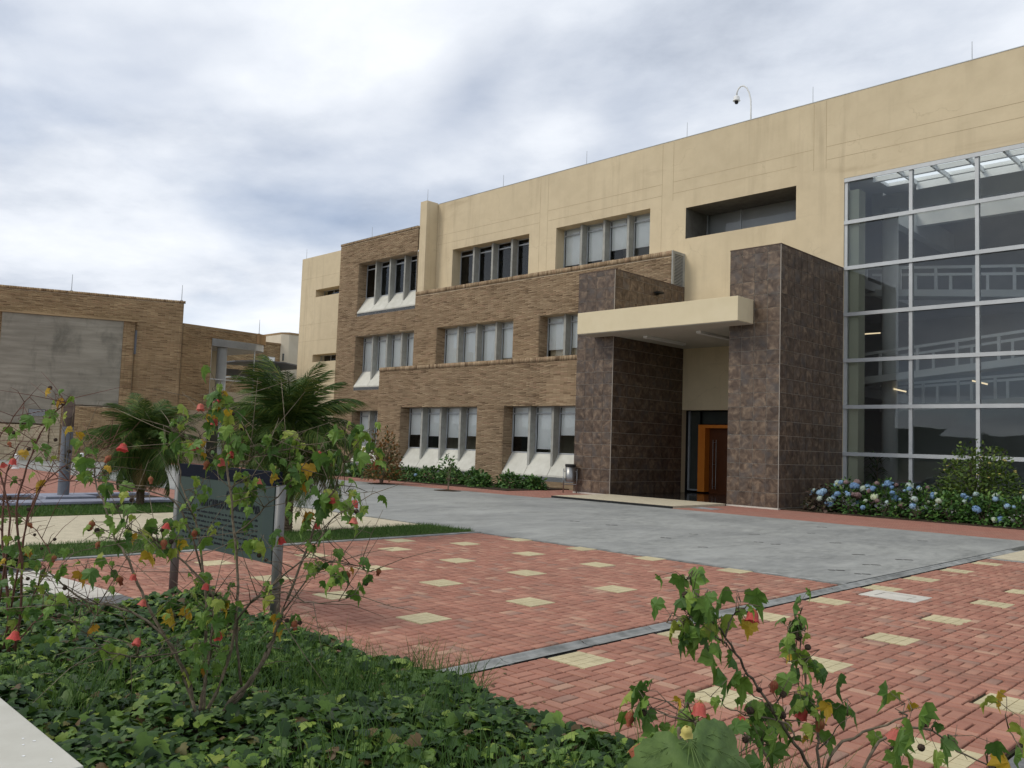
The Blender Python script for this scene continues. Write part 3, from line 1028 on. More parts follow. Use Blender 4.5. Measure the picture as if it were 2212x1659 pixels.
# mortar shells
b = MB()
mo = 0.012
wall(b, -35.95, -19.5, -0.1, ZT1 - 0.03, Y1 + mo, H1)
b.box(-35.95, -19.5, Y1 + 0.11, Y2 + 0.005, ZT1 - 0.15, ZT1 - 0.035)
b.quad((-35.94, Y1 + mo, 0), (-35.94, Y2, 0), (-35.94, Y2, ZT1 - .1), (-35.94, Y1 + mo, ZT1 - .1))
wall(b, -43.35, -35.95, -0.1, ZTOW - 0.03, Y2 + mo, HT)
wall(b, -35.95, -19.5, 5.0, ZT2 - 0.03, Y2 + mo, H2)
b.box(-35.95, -19.5, Y2 + 0.11, Y3 + 0.01, ZT2 - 0.15, ZT2 - 0.035)
b.box(-43.35, -36.0, Y2 + 0.11, 31.5, ZTOW - 0.2, ZTOW - 0.035)
b.quad((-43.34, Y2 + mo, 0), (-43.34, 31.5, 0), (-43.34, 31.5, ZTOW - .1), (-43.34, Y2 + mo, ZTOW - .1))
for h in H1:
    reveal(b, (h[0] - mo, h[1], h[2], h[3]), Y1 + mo, Y1 + 0.62)
for h in H2 + HT:
    reveal(b, (h[0] - mo, h[1], h[2], h[3]), Y2 + mo, Y2 + 0.62)
b.build('mortar_wall', M['mortar'], bld)

# --- cream stucco walls
SLOT = (-19.45, -14.64, 10.40, 11.69)
CW = (-12.83, 3.6, -0.1, 11.60)
DOOR = (-19.44, -14.6, -0.1, 3.36)
W3 = [(-34.02, -28.38, ZH[2]), (-26.62, -21.24, ZH[2])]
H3 = [(a, b_, 9.3, zh) for a, b_, zh in W3]
b = MB()
wall(b, -35.9, 8.0, -0.1, ZROOF, Y3, H3 + [SLOT, CW, DOOR])
for h in H3:
    reveal(b, h, Y3, Y3 + 0.62)
reveal(b, CW, Y3, Y3 + 0.25)
reveal(b, DOOR, Y3, Y3 + 0.30)
b.box(-35.9, 8.0, Y3 + 0.001, Y3 + 0.3, ZROOF, ZROOF + 0.004)
b.quad((-35.9, Y3 + .3, 13), (8, Y3 + .3, 13), (8, Y3 + .3, ZROOF), (-35.9, Y3 + .3, ZROOF))
b.quad((8, Y3, 0), (8, 45, 0), (8, 45, ZROOF), (8, Y3, ZROOF))
b.quad((-35.9, Y3, 9), (-35.9, 45, 9), (-35.9, 45, ZROOF), (-35.9, Y3, ZROOF))
b.build('stucco_wall', M['cream'], bld)
MB().box(-35.93, -35.36, Y2 + 0.06, Y3 - 0.002, ZT2 - 0.1, ZROOF + 0.06).build('corner_pier', M['cream'], bld, bevel=0.02)
b = MB()
for (xa, xb) in ((-27.71, -27.20), (-20.65, -20.10), (-13.97, -13.5)):
    for x in (xa, xb):
        b.box(x - .006, x + .006, Y3 - .003, Y3 + .01, 10.05 if x < -20.5 else 12.1, 14.62)
for xa, xb in ((-35.3, -27.71), (-27.20, -20.65), (-20.10, -13.97), (-13.5, 8)):
    b.box(xa, xb, Y3 - .003, Y3 + .01, 12.895, 12.908)
    b.box(xa, xb if xb > 0 or xb < -15 else -14.63, Y3 - .003, Y3 + .01, 12.405, 12.418)
b.build('stucco_joint', M['cream_joint'], bld)
# metal drip edge along the roof, with its small clips
b = MB().box(-35.3, 8, Y3 - 0.012, Y3 + 0.1, ZROOF + 0.004, ZROOF + 0.03)
b.box(-43.38, -36.0, Y2 - 0.03, Y2 + 0.1, ZTOW + 0.001, ZTOW + 0.02)
b.build('roof_flashing', M['louver'], bld)
b = MB()
b.box(-35.9, 8, Y3 + 0.3, 34.2, 13.55, 13.7).box(-35.9, 8, 37.2, 45, 13.55, 13.7).box(-35.9, -14.4, 34.2, 37.2, 13.55, 13.7)
b.quad((-43, 45, 0), (8, 45, 0), (8, 45, 13.6), (-43, 45, 13.6))
b.build('roof_slab', M['room_grey'], bld)
# left wing, set back
b = MB()
YW = 30.0
HW = [(-48.6, -45.0, 11.46, 11.0 + 0.0), (-48.6, -45.0, 7.2, 6.7)]
HW = [(-48.6, -45.0, 10.98, 11.47), (-48.6, -45.0, 6.68, 7.17)]
wall(b, -50.45, -43.3, -0.1, 13.75, YW, HW)
for h in HW:
    reveal(b, h, YW, YW + 0.7)
b.quad((-50.45, YW, 0), (-50.45, 45, 0), (-50.45, 45, 13.75), (-50.45, YW, 13.75))
b.box(-50.44, -43.3, YW + .01, 45, 13.6, 13.745)
b.build('left_wing', M['cream'], bld)
b = MB().box(-50.4, -43.3, YW - .003, YW + .01, 12.3, 12.312).box(-49.6, -49.588, YW - .003, YW + .01, 6, 13.5).box(-50.4, -43.3, YW - .003, YW + .01, 9.2, 9.212).box(-50.4, -43.3, YW - .003, YW + .01, 8.1, 8.112)
b.build('stucco_joint', M['cream_joint'], bld)
for h in HW:
    w = MB().box(h[0], h[1], YW + .62, YW + .66, h[2], h[2] + .04).box(h[0], h[1], YW + .62, YW + .66, h[3] - .04, h[3])
    for x in (h[0] + .02, h[0] + 1.2, h[0] + 2.4):
        w.box(x - .02, x + .02, YW + .62, YW + .66, h[2] + .04, h[3] - .04)
    w = w.build('window', M['alu'], bld)
    MB().quad((h[0], YW + .64, h[2]), (h[1], YW + .64, h[2]), (h[1], YW + .64, h[3]), (h[0], YW + .64, h[3])).build('pane', M['glass'], w)
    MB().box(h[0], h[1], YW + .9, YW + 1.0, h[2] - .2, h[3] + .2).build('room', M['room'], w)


def window(x0, x1, zh, yf, blinds, slope, nb=4, bot=None):
    yg = yf + 0.6
    zb = zh - 2.01
    W = (x1 - x0) / nb
    fw = 0.13
    fr = MB()
    subs = []
    for k in range(nb):
        a = x0 + W * k + (fw / 2 if k else 0)
        c = x0 + W * (k + 1) - (fw / 2 if k < nb - 1 else 0)
        f = 0.045
        fr.box(a, a + f, yg - .03, yg + .03, zb, zh).box(c - f, c, yg - .03, yg + .03, zb, zh)
        fr.box(a + f, c - f, yg - .028, yg + .03, zh - .05, zh).box(a + f, c - f, yg - .034, yg + .03, zh - .33, zh - .27).box(a + f, c - f, yg - .028, yg + .03, zb, zb + .05)
        mx = a + (c - a) * .74
        fr.box(mx - .02, mx + .02, yg - .026, yg + .03, zh - .27, zh - .05)
        bw = blinds[k]
        subs.append((a + f, c - f, bw))
    win = fr.build('window', M['alu'], bld)
    for a, c, bw in subs:
        MB().quad((a, yg, zb + .05), (c, yg, zb + .05), (c, yg, zh - .33), (a, yg, zh - .33)).build('pane', M['glass'], win)
        MB().quad((a, yg + .004, zh - .27), (c, yg + .004, zh - .27), (c, yg + .004, zh - .05), (a, yg + .004, zh - .05)).build('pane', M['glass'], win)
        if bw > 0:
            zlow = zh - .36 - (1.6) * bw
            m = MB().box(a + .01, c - .01, yg + .07, yg + .073, zlow, zh - .02).box(a + .01, c - .01, yg + .06, yg + .085, zlow - .022, zlow)
            m.build('blind', M['blind'], win)
    for k in range(1, nb):
        x = x0 + W * k
        yq = yf + 0.24
        if slope:
            poly = [(yq, zh), (yg - .03, zh), (yg - .03, zb - .02), (yq, zb - .88 * (yg - yq) / 0.6 - .02)]
        else:
            poly = [(yq, zh), (yg - .03, zh), (yg - .03, zb - .3), (yq, zb - .3)]
        MB().prism_x(poly, x - fw / 2 + .004, x + fw / 2 - .004, ).build('fin', M['concrete'], win)
    if slope:
        for k in range(nb):
            a = x0 + W * k + .012
            c = x0 + W * (k + 1) - .012
            poly = [(yf + .005, zb - .88), (yg - .01, zb), (yg + .06, zb), (yg + .06, zb - .95), (yf + .005, zb - .95)]
            MB().prism_x(poly, a, c).build('sill_panel', M['sill'], win)
        lv = MB()
        for j in range(6):
            z = zb - 1.13 + .03 * j
            lv.prism_x([(yf - .005, z), (yf + .045, z + .016), (yf + .045, z + .022), (yf - .005, z + .008)], x0 + .01, x1 - .01)
        lv.build('louver', M['louver'], win)
        MB().box(x0, x1, yf + .06, yf + .1, zb - 1.14, zb - .955).build('louver_back', M['room'], win)
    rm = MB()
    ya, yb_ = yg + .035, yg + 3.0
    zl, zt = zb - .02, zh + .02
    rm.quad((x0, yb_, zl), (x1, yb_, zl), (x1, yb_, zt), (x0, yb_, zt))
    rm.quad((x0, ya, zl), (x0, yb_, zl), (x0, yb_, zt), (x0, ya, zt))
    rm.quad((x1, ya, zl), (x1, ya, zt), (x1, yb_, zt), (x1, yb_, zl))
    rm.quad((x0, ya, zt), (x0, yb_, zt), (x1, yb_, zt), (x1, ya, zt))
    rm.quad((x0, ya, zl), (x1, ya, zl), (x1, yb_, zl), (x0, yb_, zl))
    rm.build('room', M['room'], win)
    return win


window(*W1[0], Y1, (.60, .63, .66, .6), True)
window(*W1[1], Y1, (.58, .90, .52, .6), True)
window(*W2[0], Y2, (.95, .93, .9, .86), False)
window(*W2[1], Y2, (.72, .7, .7, .7), False)
window(*WT[0], Y2, (.98, .98, .98, .98), True)
window(*WT[1], Y2, (1.0, 1.0, 1.0, 1.0), True)
window(*WT[2], Y2, (0, 0, 0, 0), True)
window(*W3[0], Y3, (0, 0, 0, 0), False)
window(*W3[1], Y3, (.84, .82, .62, .66), False)

# --- wide slot opening with a deep loggia
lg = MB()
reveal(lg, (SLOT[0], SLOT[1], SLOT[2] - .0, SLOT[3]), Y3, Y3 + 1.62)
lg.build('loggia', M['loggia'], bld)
wn_ = MB()
for x in (SLOT[0] + .05, SLOT[0] + 1.62, SLOT[1] - .05):
    wn_.box(x - .025, x + .025, Y3 + 1.55, Y3 + 1.6, SLOT[2] + .05, SLOT[3])
wn_.box(SLOT[0], SLOT[1], Y3 + 1.55, Y3 + 1.6, SLOT[2], SLOT[2] + .05)
wn_ = wn_.build('window', M['alu'], bld)
MB().quad((SLOT[0], Y3 + 1.57, SLOT[2]), (SLOT[1], Y3 + 1.57, SLOT[2]), (SLOT[1], Y3 + 1.57, SLOT[3]), (SLOT[0], Y3 + 1.57, SLOT[3])).build('pane', M['glass'], wn_)
MB().box(SLOT[0] - .1, SLOT[1] + .1, Y3 + 3, Y3 + 3.1, SLOT[2] - .3, SLOT[3] + .3).build('room', M['room'], wn_)
MB().box(-17.7, -15.3, Y3 + 1.75, Y3 + 1.8, SLOT[2], SLOT[2] + .42).build('paper_screen', M['pale_block'], wn_)

# --- end of the upper band: concrete frame and louver
e_ = MB().box(-19.5, -19.44, Y2 - .02, Y2 + .1, 7.9, ZT2).box(-19.5, -19.44, Y3 - .12, Y3 - .003, 7.9, ZT2).box(-19.5, -19.44, Y2 + .1, Y3 - .12, ZT2 - .12, ZT2)
e_.box(-19.5, -19.44, Y2 + .1, Y3 - .12, 7.9, 8.3)
e_ = e_.build('band_end', M['concrete'], bld)
lv = MB()
for j in range(22):
    z = 8.32 + j * .06
    lv.box(-19.5, -19.455, Y2 + .11, Y3 - .13, z, z + .025)
lv.build('louver', M['louver'], e_)
MB().box(-19.6, -19.51, Y2 + .1, Y3 - .1, 7.9, ZT2 - .05).build('louver_back', M['room'], e_)

# --- entrance recess and door
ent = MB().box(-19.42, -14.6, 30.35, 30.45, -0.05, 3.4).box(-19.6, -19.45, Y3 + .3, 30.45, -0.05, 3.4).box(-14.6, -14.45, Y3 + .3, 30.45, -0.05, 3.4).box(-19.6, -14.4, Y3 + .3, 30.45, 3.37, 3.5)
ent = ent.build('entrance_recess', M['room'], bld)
MB().box(-19.43, -18.93, 29.72, 29.75, 0.14, 3.34).build('glass_panel', M['dark_panel'], ent)
MB().box(-18.93, -14.6, 29.9, 29.93, 2.82, 3.34).build('glass_panel', M['dark_panel'], ent)
MB().box(-19.43, -19.36, 29.66, 29.72, 0.14, 3.34).box(-19.36, -18.94, 29.7, 29.72, 0.14, 0.2).build('panel_frame', M['louver'], ent)
dr = MB().box(-18.92, -18.60, 29.6, 29.98, 0.12, 2.79).box(-18.60, -15.6, 29.6, 29.98, 2.66, 2.79).box(-15.6, -15.3, 29.6, 29.98, 0.12, 2.79)
dr = dr.build('door_frame', M['orange'], bld)
MB().box(-18.59, -17.72, 29.93, 29.97, 0.06, 2.65).build('door_leaf', M['door_shaded'], dr)
MB().box(-17.70, -16.6, 29.93, 29.97, 0.06, 2.65).build('door_leaf', M['dark_panel'], dr)
h = MB().tube([(-18.34, 29.78, .25), (-18.34, 29.78, 2.2)], .014, 8).tube([(-18.17, 29.74, .25), (-18.17, 29.74, 2.2)], .014, 8)
for z in (.35, 1.22, 2.1):
    h.tube([(-18.34, 29.78, z), (-18.17, 29.74, z)], .008, 6).tube([(-18.34, 29.78, z), (-18.34, 29.93, z)], .008, 6)
h.tube([(-17.71, 29.91, .06), (-17.71, 29.91, 2.6)], .012, 6)
h.build('door_handle', M['steel'], dr)
struct(MB().box(-19.43, -14.66, 24.55, 30.4, -0.1, 0.06).build('entrance_floor', M['black_floor']))
struct(MB().box(-19.42, -14.62, 21.56, 24.54, -0.1, 0.062).build('entrance_mat', M['gravel']))
struct(MB().box(-19.45, -14.60, 21.50, 21.555, -0.1, 0.055).box(-19.47, -19.425, 21.555, 24.5, -0.1, 0.05).build('mat_edge', M['black']))
fc = MB().box(-14.5, -13.7, 22.3, 22.95, -0.05, 0.004).build('floor_grate', M['gutter'])
tag(fc, 'flat rectangular floor grate in the red walk before the right tiled pillar', 'floor grate')
g_ = MB()
for j in range(9):
    g_.box(-14.42, -13.78, 22.36 + .06 * j, 22.385 + .06 * j, 0.004, 0.01)
g_.build('bar', M['louver'], fc)

# --- curtain wall
xs = [-12.77, -10.56, -8.52, -6.48, -4.44, -2.40, -0.36, 1.68, 3.56]
zs = [0.10, 1.81, 3.44, 5.06, 6.69, 8.34, 9.98, 11.52]
cw = MB()
for x in xs:
    cw.box(x - .055, x + .055, Y3 + .03, Y3 + .20, 0.0, 11.585)
cw = cw.build('curtain_mullions', M['white_alu'], bld)
for z in zs:
    h_ = .065 if z < 11.5 else .075
    MB().box(-12.82, 3.6, Y3 - .015, Y3 + .028, z - h_, z + h_ - (.012 if z > 11.5 else 0)).build('transom', M['white_alu'], cw)
    MB().box(-12.82, 3.6, Y3 + .0285, Y3 + .06, z - .02, z + .02).build('gasket', M['black'], cw)
for xa, xb in zip(xs[:-1], xs[1:]):
    for za, zb in zip(zs[:-1], zs[1:]):
        q = [random.uniform(-.004, .004) for _ in range(4)]
        MB().quad((xa + .05, Y3 + .09 + q[0], za), (xb - .05, Y3 + .09 + q[1], za), (xb - .05, Y3 + .09 + q[2], zb), (xa + .05, Y3 + .09 + q[3], zb)).build('pane', M['curtain_glass'], cw)
# atrium behind it
at_ = MB().box(-24, 8, Y3 + .32, 42, -0.1, 0.0)
at_ = at_.build('atrium_floor', M['room_mid'], bld)
b = MB()
b.quad((-24, 42, 0), (8, 42, 0), (8, 42, 13.5), (-24, 42, 13.5))
b.quad((7.9, 29.6, 0), (7.9, 42, 0), (7.9, 42, 13.5), (7.9, 29.6, 13.5))
b.quad((-24, 31, 0), (-24, 42, 0), (-24, 42, 13.5), (-24, 31, 13.5))
b.quad((-24, 31, 0), (-14.4, 31, 0), (-14.4, 31, 13.5), (-24, 31, 13.5))
for z in (4.05, 8.3):
    b.box(-24, -13.6, 31, 42, z, z + .35)
    b.box(-13.6, 8, 38.5, 42, z, z + .35)
b.build('atrium_wall', M['room_mid'], bld)
MB().box(-12.95, -12.40, Y3 + .26, 30.0, 0, 11.2).build('inner_pier', M['green_wall'], bld)
MB().box(-13.6, -13.2, 33.6, 42, 11.3, 12.2).box(-13.6, 8, 33.5, 33.9, 11.35, 12.05).box(-13.2, 8, 37.2, 37.5, 11.6, 13.5).build('roof_beam', M['room_grey'], bld)
sk = MB()
for x in np.arange(-13.2, 8, 1.3):
    sk.box(x - .04, x + .04, 34.15, 37.2, 13.4, 13.6)
sk.box(-14.4, 8, 35.6, 35.75, 13.35, 13.55)
sk = sk.build('skylight_bars', M['room_grey'], bld)
MB().quad((-14.4, 34.1, 13.62), (8, 34.1, 13.62), (8, 37.3, 13.62), (-14.4, 37.3, 13.62)).build('pane', M['skylight'], sk)
for (x, y) in ((-12.75, 33.2), (-5.6, 33.2), (1.5, 33.2)):
    MB().lathe((x, y, 0), [(.29, 0), (.29, 11.35)], 20).build('round_column', M['room_grey'], bld, smooth=True)


def ramp(y, x0, z0, x1, z1, t=.26, post=1.33, wd=1.8):
    P = lambda x: z0 + (z1 - z0) * (x - x0) / (x1 - x0)
    b_ = MB()
    for (ya, yb, th) in ((y, y + .15, t), (y + .15, y + wd, t * .6)):
        b_.add([(x0, ya, P(x0) - th), (x1, ya, P(x1) - th), (x1, yb, P(x1) - th), (x0, yb, P(x0) - th), (x0, ya, P(x0)), (x1, ya, P(x1)), (x1, yb, P(x1)), (x0, yb, P(x0))], BOXF)
    rp = b_.build('ramp', M['room_grey'], bld)
    r_ = MB()
    for yy in (y + .06, y + wd - .1):
        r_.add([(x0, yy - .03, P(x0) + .82), (x1, yy - .03, P(x1) + .82), (x1, yy + .05, P(x1) + .82), (x0, yy + .05, P(x0) + .82),
                (x0, yy - .03, P(x0) + .92), (x1, yy - .03, P(x1) + .92), (x1, yy + .05, P(x1) + .92), (x0, yy + .05, P(x0) + .92)], BOXF)
        x = x0 + .4
        while x < x1:
            r_.box(x - .05, x + .05, yy - .025, yy + .045, P(x), P(x) + .83)
            x += post
    r_.build('railing', M['white'], rp)


ramp(32.0, -14.4, 4.62, 6.0, 6.58)
ramp(33.9, -14.4, 8.5, 6.0, 6.3)
ramp(36.4, -14.4, 3.9, 6.0, 5.0)
for (x, y, z, l, a) in ((-14.6, 36, 6.95, .75, 0), (-12.3, 33, 4.28, .45, -.25), (-9.55, 33, 4.5, .5, -.28), (-6.3, 33, 4.9, .5, -.25)):
    li = MB().tube([(x - l / 2, y, z - a * l / 2), (x + l / 2, y, z + a * l / 2)], .028, 8).build('tube_light', M['tube_light'], bld)

# --- tiled pillars
TS = 0.45


def pillar(x0, x1, label, name='tiled_pillar'):
    yf, yb, zt = 24.63, Y3 - .004, 8.345
    pt = empty(name, ((x0 + x1) / 2, 26, 0), label, 'pillar', 'tiled pillars framing the entrance')
    MB().box(x0 + .012, x1 - .012, yf + .012, yb, -0.05, zt - .006).build('core', M['grout'], pt)
    MB().box(x0 - .004, x1 + .004, yf - .004, yb, zt - .006, zt + .03).build('cap', M['rust'], pt)
    MB().box(x1 - .016, x1 + .003, yf - .003, yf + .016, 0.0, zt - .006).build('edge_trim', M['trim'], pt)
    MB().box(x0, x1 + .002, yf - .008, yf + .01, -.02, 0.045).build('base_strip', M['lidstone'], pt)
    cache = {}

    def tile(w, h):
        k = (round(w, 3), round(h, 3))
        if k not in cache:
            cache[k] = MB().box(-w / 2 + .0065, w / 2 - .0065, 0, .014, -h / 2 + .0065, h / 2 - .0065).mesh('tile', M['tile'])
        return cache[k]
    nx = int(round((x1 - x0) / TS))
    z = 0.045
    while z < zt - .02:
        h = min(TS, zt - .008 - z)
        for i in range(nx):
            w = (x1 - x0) / nx
            o = inst('tile', tile(w - .002, h), pt, Matrix.Translation((x0 + w * (i + .5), yf + random.uniform(-.0015, .001), z + h / 2)))
        y = yf + .014
        while y < yb - .03:
            w = min(TS, yb - y)
            inst('tile', tile(w, h), pt, Matrix.Translation((x1 + random.uniform(-.001, .0015), y + w / 2, z + h / 2)) @ Matrix.Rotation(R(90), 4, 'Z'))
            y += w
        z += h
    # plain inner face, hardly seen
    MB().box(x0, x0 + .011, yf + .02, yb, 0, zt - .01).build('inner_face', M['tile'], pt)
    return pt


pl = pillar(-21.19, -19.43, 'brown tiled pillar on the left of the entrance beside the steel bin')
pr = pillar(-14.64, -12.83, 'brown tiled pillar on the right of the entrance beside the glass wall')
fl = empty('flood_lamp', (-19.40, 27.18, 7.84), 'small dark flood lamp fixed on the side of the left tiled pillar', 'lamp')
MB().box(-19.40, -19.15, 27.05, 27.35, 7.80, 7.87).build('head', M['black'], fl)
MB().box(-19.412, -19.28, 27.17, 27.22, 7.74, 7.80).build('bracket', M['black'], fl)
can = empty('entrance_canopy', (-17, 26, 5.85), 'cream slab canopy over the entrance between the two brown tiled pillars', 'canopy')
MB().box(-20.36, -13.76, 23.65, 24.62, 5.86, 6.64).box(-19.42, -14.65, 24.62, Y3 - .003, 5.86, 6.60).build('slab', M['canopy'], can, bevel=0.01)
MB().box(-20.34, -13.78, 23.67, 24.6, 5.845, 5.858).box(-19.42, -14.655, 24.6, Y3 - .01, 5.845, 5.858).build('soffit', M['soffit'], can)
for i, (x, y0, y1) in enumerate(((-18.35, 25.1, 27.6), (-16.05, 25.0, 27.4))):
    MB().box(x - .09, x + .09, y0, y1, 5.76, 5.843).build('light_fixture', M['white'], can)

# --- roof: lightning rods and camera mast
rods = [(-25.04, 29.4, ZROOF, 'third rod from the corner pier'), (-30.53, 29.4, ZROOF, 'second rod from the corner pier'), (-35.7, 28.7, ZROOF + .06, 'on top of the cream corner pier'),
        (-19.6, 29.4, ZROOF, 'left of the dome camera mast'), (-14.12, 29.4, ZROOF, 'right of the dome camera mast'), (-8.69, 29.4, ZROOF, 'furthest right on the cream roof edge'),
        (-40.57, 28.6, ZTOW, 'on the brick corner block'), (-50.3, 30.2, 13.75, 'on the far cream wing')]
for x, y, z, tx in rods:
    r_ = empty('lightning_rod', (x, y, z), 'thin metal lightning rod ' + tx, 'lightning rod', 'lightning rods along the roofs')
    MB().tube([(x, y, z), (x, y, z + .72)], [.014, .009], 6).build('rod', M['louver'], r_)
    MB().box(x - .05, x + .05, y - .05, y + .05, z, z + .04).build('foot', M['louver'], r_)
cc = empty('camera_mast', (-16.75, 29.55, ZROOF), 'white dome camera hanging from a hooked mast on the roof', 'security camera')
pts = [(-16.75, 29.55, ZROOF - .4), (-16.75, 29.55, ZROOF + .75)]
for k in range(1, 13):
    a = math.pi * k / 12
    pts.append((-16.75 - .30 * (1 - math.cos(a)), 29.55 - .05 * (1 - math.cos(a)), ZROOF + .75 + .86 * math.sin(a) ** .8 if a < math.pi * .98 else ZROOF + 1.22))
pts = [(-16.75, 29.55, ZROOF - .4), (-16.75, 29.55, ZROOF + .6), (-16.76, 29.55, ZROOF + .95), (-16.82, 29.54, ZROOF + 1.25), (-16.93, 29.53, ZROOF + 1.5), (-17.06, 29.51, ZROOF + 1.62),
       (-17.18, 29.5, ZROOF + 1.63), (-17.28, 29.48, ZROOF + 1.55), (-17.33, 29.47, ZROOF + 1.42), (-17.35, 29.47, ZROOF + 1.28)]
MB().tube(pts, .032, 10).build('mast', M['white'], cc, smooth=True)
hd = MB().lathe((-17.35, 29.47, ZROOF + 1.0), [(.145, .06), (.15, .08), (.13, .10), (.125, .19), (.10, .25), (.04, .29)], 18).build('housing', M['white'], cc, smooth=True)
MB().lathe((-17.35, 29.47, ZROOF + 1.0), [(.02, -.065), (.055, -.05), (.075, -.01), (.08, .06)], 16).build('dome', M['black'], hd, smooth=True)

# --- steel litter bin
bx_, by_ = -21.10, 24.35
bi = empty('litter_bin', (bx_, by_, 0), 'steel litter bin with black lid on tubular legs by the left tiled pillar', 'litter bin')
MB().lathe((bx_, by_, 0), [(.17, .42), (.18, .46), (.19, .98)], 20).build('drum', M['steel'], bi, smooth=True)
MB().lathe((bx_, by_, 0), [(.2, .98), (.205, 1.0), (.20, 1.07), (.15, 1.075)], 20).build('lid', M['black'], bi)
for s in (-1, 1):
    q = Vector((0.707, 0.707, 0)) * (s * .25)
    MB().tube([(bx_ + q.x, by_ + q.y, 0), (bx_ + q.x, by_ + q.y, .9)], .022, 8).build('leg', M['steel'], bi, smooth=True)
    MB().tube([(bx_ + q.x, by_ + q.y, .8), (bx_ + q.x * .7, by_ + q.y * .7, .8)], .014, 6).build('pivot', M['steel'], bi)
q = Vector((0.707, 0.707, 0)) * .25
MB().tube([(bx_ - q.x, by_ - q.y, .32), (bx_ + q.x, by_ + q.y, .32)], .018, 8).build('crossbar', M['steel'], bi)

# ------------------------------------------------------------------ auditorium block on the left
LO, LU, LN = (-48.5, 21.2, 0), (0.386, 0.9225, 0), (0.9225, -0.386, 0)
aud = empty('auditorium_block', LO, 'ochre brick block with a large grey rendered panel at far left', 'building')
rw = [(a, b, c, d, random.uniform(-.003, .003), -.05) for a, b, c, d in courses(-13, 0, 0, 9.30, [(-9.1, -2.52, 2.9, 8.0)])]
for a, b, c, d in courses(-3.12, -2.52, 3.0, 7.95):
    rw.append((a, b, c, d, .26, .2))
for a, b, c, d in courses(-5.94, -2.0, 0, 3.08):
    rw.append((a, b, c, d, .30, .25))
for a, b, c, d in courses(-9.1, -5.94, 0, 2.0):
    rw.append((a, b, c, d, random.uniform(-.003, .003), -.05))
x = -13.0
while x < 0:
    rw.append((x + .004, x + .116, 9.30, 9.44 + random.uniform(-.004, .004), .03, -.1))
    x += .12
V, F, RR = brick_np(rw, LO, LU, LN)
o = npmesh('brickwork', V, F, RR, M['brick_far'], aud)
o['kind'] = 'stuff'
b = MB(LO, LU, LN)
b.box(-13, -.003, -12, -.012, -.1, 9.40)
b.box(-5.94, -2.0, -.01, .288, -.1, 3.06)
b.build('core', M['mortar'], aud)
b = MB(LO, LU, LN).box(-9.1, -3.13, -.01, .25, 3.12, 7.95).box(-9.1, -6.45, -.01, .249, 2.0, 3.119)
b.build('rendered_panel', M['grey_panel'], aud)
MB(LO, LU, LN).box(-3.128, -2.53, -.01, .21, 2.98, 7.95).build('strip_core', M['mortar'], aud)
MB(LO, LU, LN).box(-9.2, -2.45, -.01, .32, 7.952, 8.05).build('panel_coping', M['brick_far'], aud)
MB(LO, LU, LN).box(-2.51, -2.40, -.0, .05, 6.14, 7.51).build('slit_louver', M['post'], aud)
b = MB(LO, LU, LN)
for j in range(7):
    b.box(-7.5, -6.72, .26, .285, 2.42 + .05 * j, 2.445 + .05 * j)
b.build('vent_louver', M['white_alu'], aud)
MB(LO, LU, LN).box(-7.52, -6.7, .2495, .262, 2.4, 2.78).build('vent_back', M['black'], aud)
b = MB(LO, LU, LN)
for j in range(18):
    z = .0 + j * .17
    b.box(-6.43, -5.945, -.01, .33 + random.uniform(-.004, .004), z + .006, z + .164, random.random())
b.build('pilaster', M['pale_block'], aud)
gw = empty('block_wall', (-58, 12, 0), 'low wall of pale rough blocks in front of the ochre brick block', 'wall')
GO = tuple(np.array(LO) + np.array(LN) * .5)
for k in range(11):
    z = k * .175
    x = -12.0 - (k % 2) * .22
    while x < -6.5:
        w = .44
        xa, xb = max(x, -12), min(x + w, -6.46)
        if xb - xa > .1:
            MB(GO, LU, LN).box(xa + .006, xb - .006, -.2, random.uniform(-.015, .02), z + .006, z + .169, random.random()).build('block', M['pale_block'], gw)
        x += w
MB(GO, LU, LN).box(-12, -6.47, -.19, -.02, 0, 1.91).build('core', M['mortar'], gw)

# --- glazed corner block
CO, CU, CN = (-48.9, 21.4, 0), (-0.098, 0.9952, 0), (0.9952, 0.098, 0)
cor = empty('corner_block', CO, 'ochre brick block with curved parapet over a glazed corner behind the palms', 'building')
GH = (1.92, 5.0, 3.3, 7.56)
DH = (.5, 3.05, -.2, 3.15)
rw = [(a, b_, c, d, random.uniform(-.003, .003), -.05) for a, b_, c, d in courses(0, 5.0, 0, 8.08, [GH, DH])]
V, F, RR = brick_np(rw, CO, CU, CN)
npmesh('brickwork', V, F, RR, M['brick_far'], cor)['kind'] = 'stuff'
b = MB(CO, CU, CN)
wall(b, 0, 5.0, -.1, 8.1, -.012, [GH, DH])
b.box(0, 1.9, -9, -.013, -.1, 8.1)
b.build('core', M['mortar'], cor)
b = MB(CO, CU, CN)
arc = [(0, 0.03)] + [(5.0 + 1.3 * math.sin(R(a)), -1.3 + 1.33 * math.cos(R(a)) + 0.0) for a in range(0, 100, 9)] + [(6.2, -5)]
inn = [(s, t - .3) if i < 3 else (s - .3, t - .15) for i, (s, t) in enumerate(arc)]
for (p, q, pi_, qi) in zip(arc[:-1], arc[1:], inn[:-1], inn[1:]):
    zlo = 7.56 if p[0] >= 5.0 else 8.085
    b.add([b.P(p[0], p[1], zlo), b.P(q[0], q[1], zlo), b.P(qi[0], qi[1], zlo), b.P(pi_[0], pi_[1], zlo),
           b.P(p[0], p[1], 8.2), b.P(q[0], q[1], 8.2), b.P(qi[0], qi[1], 8.2), b.P(pi_[0], pi_[1], 8.2)], BOXF, random.random())
b.build('parapet', M['brick_far'], cor)
b = MB(CO, CU, CN)
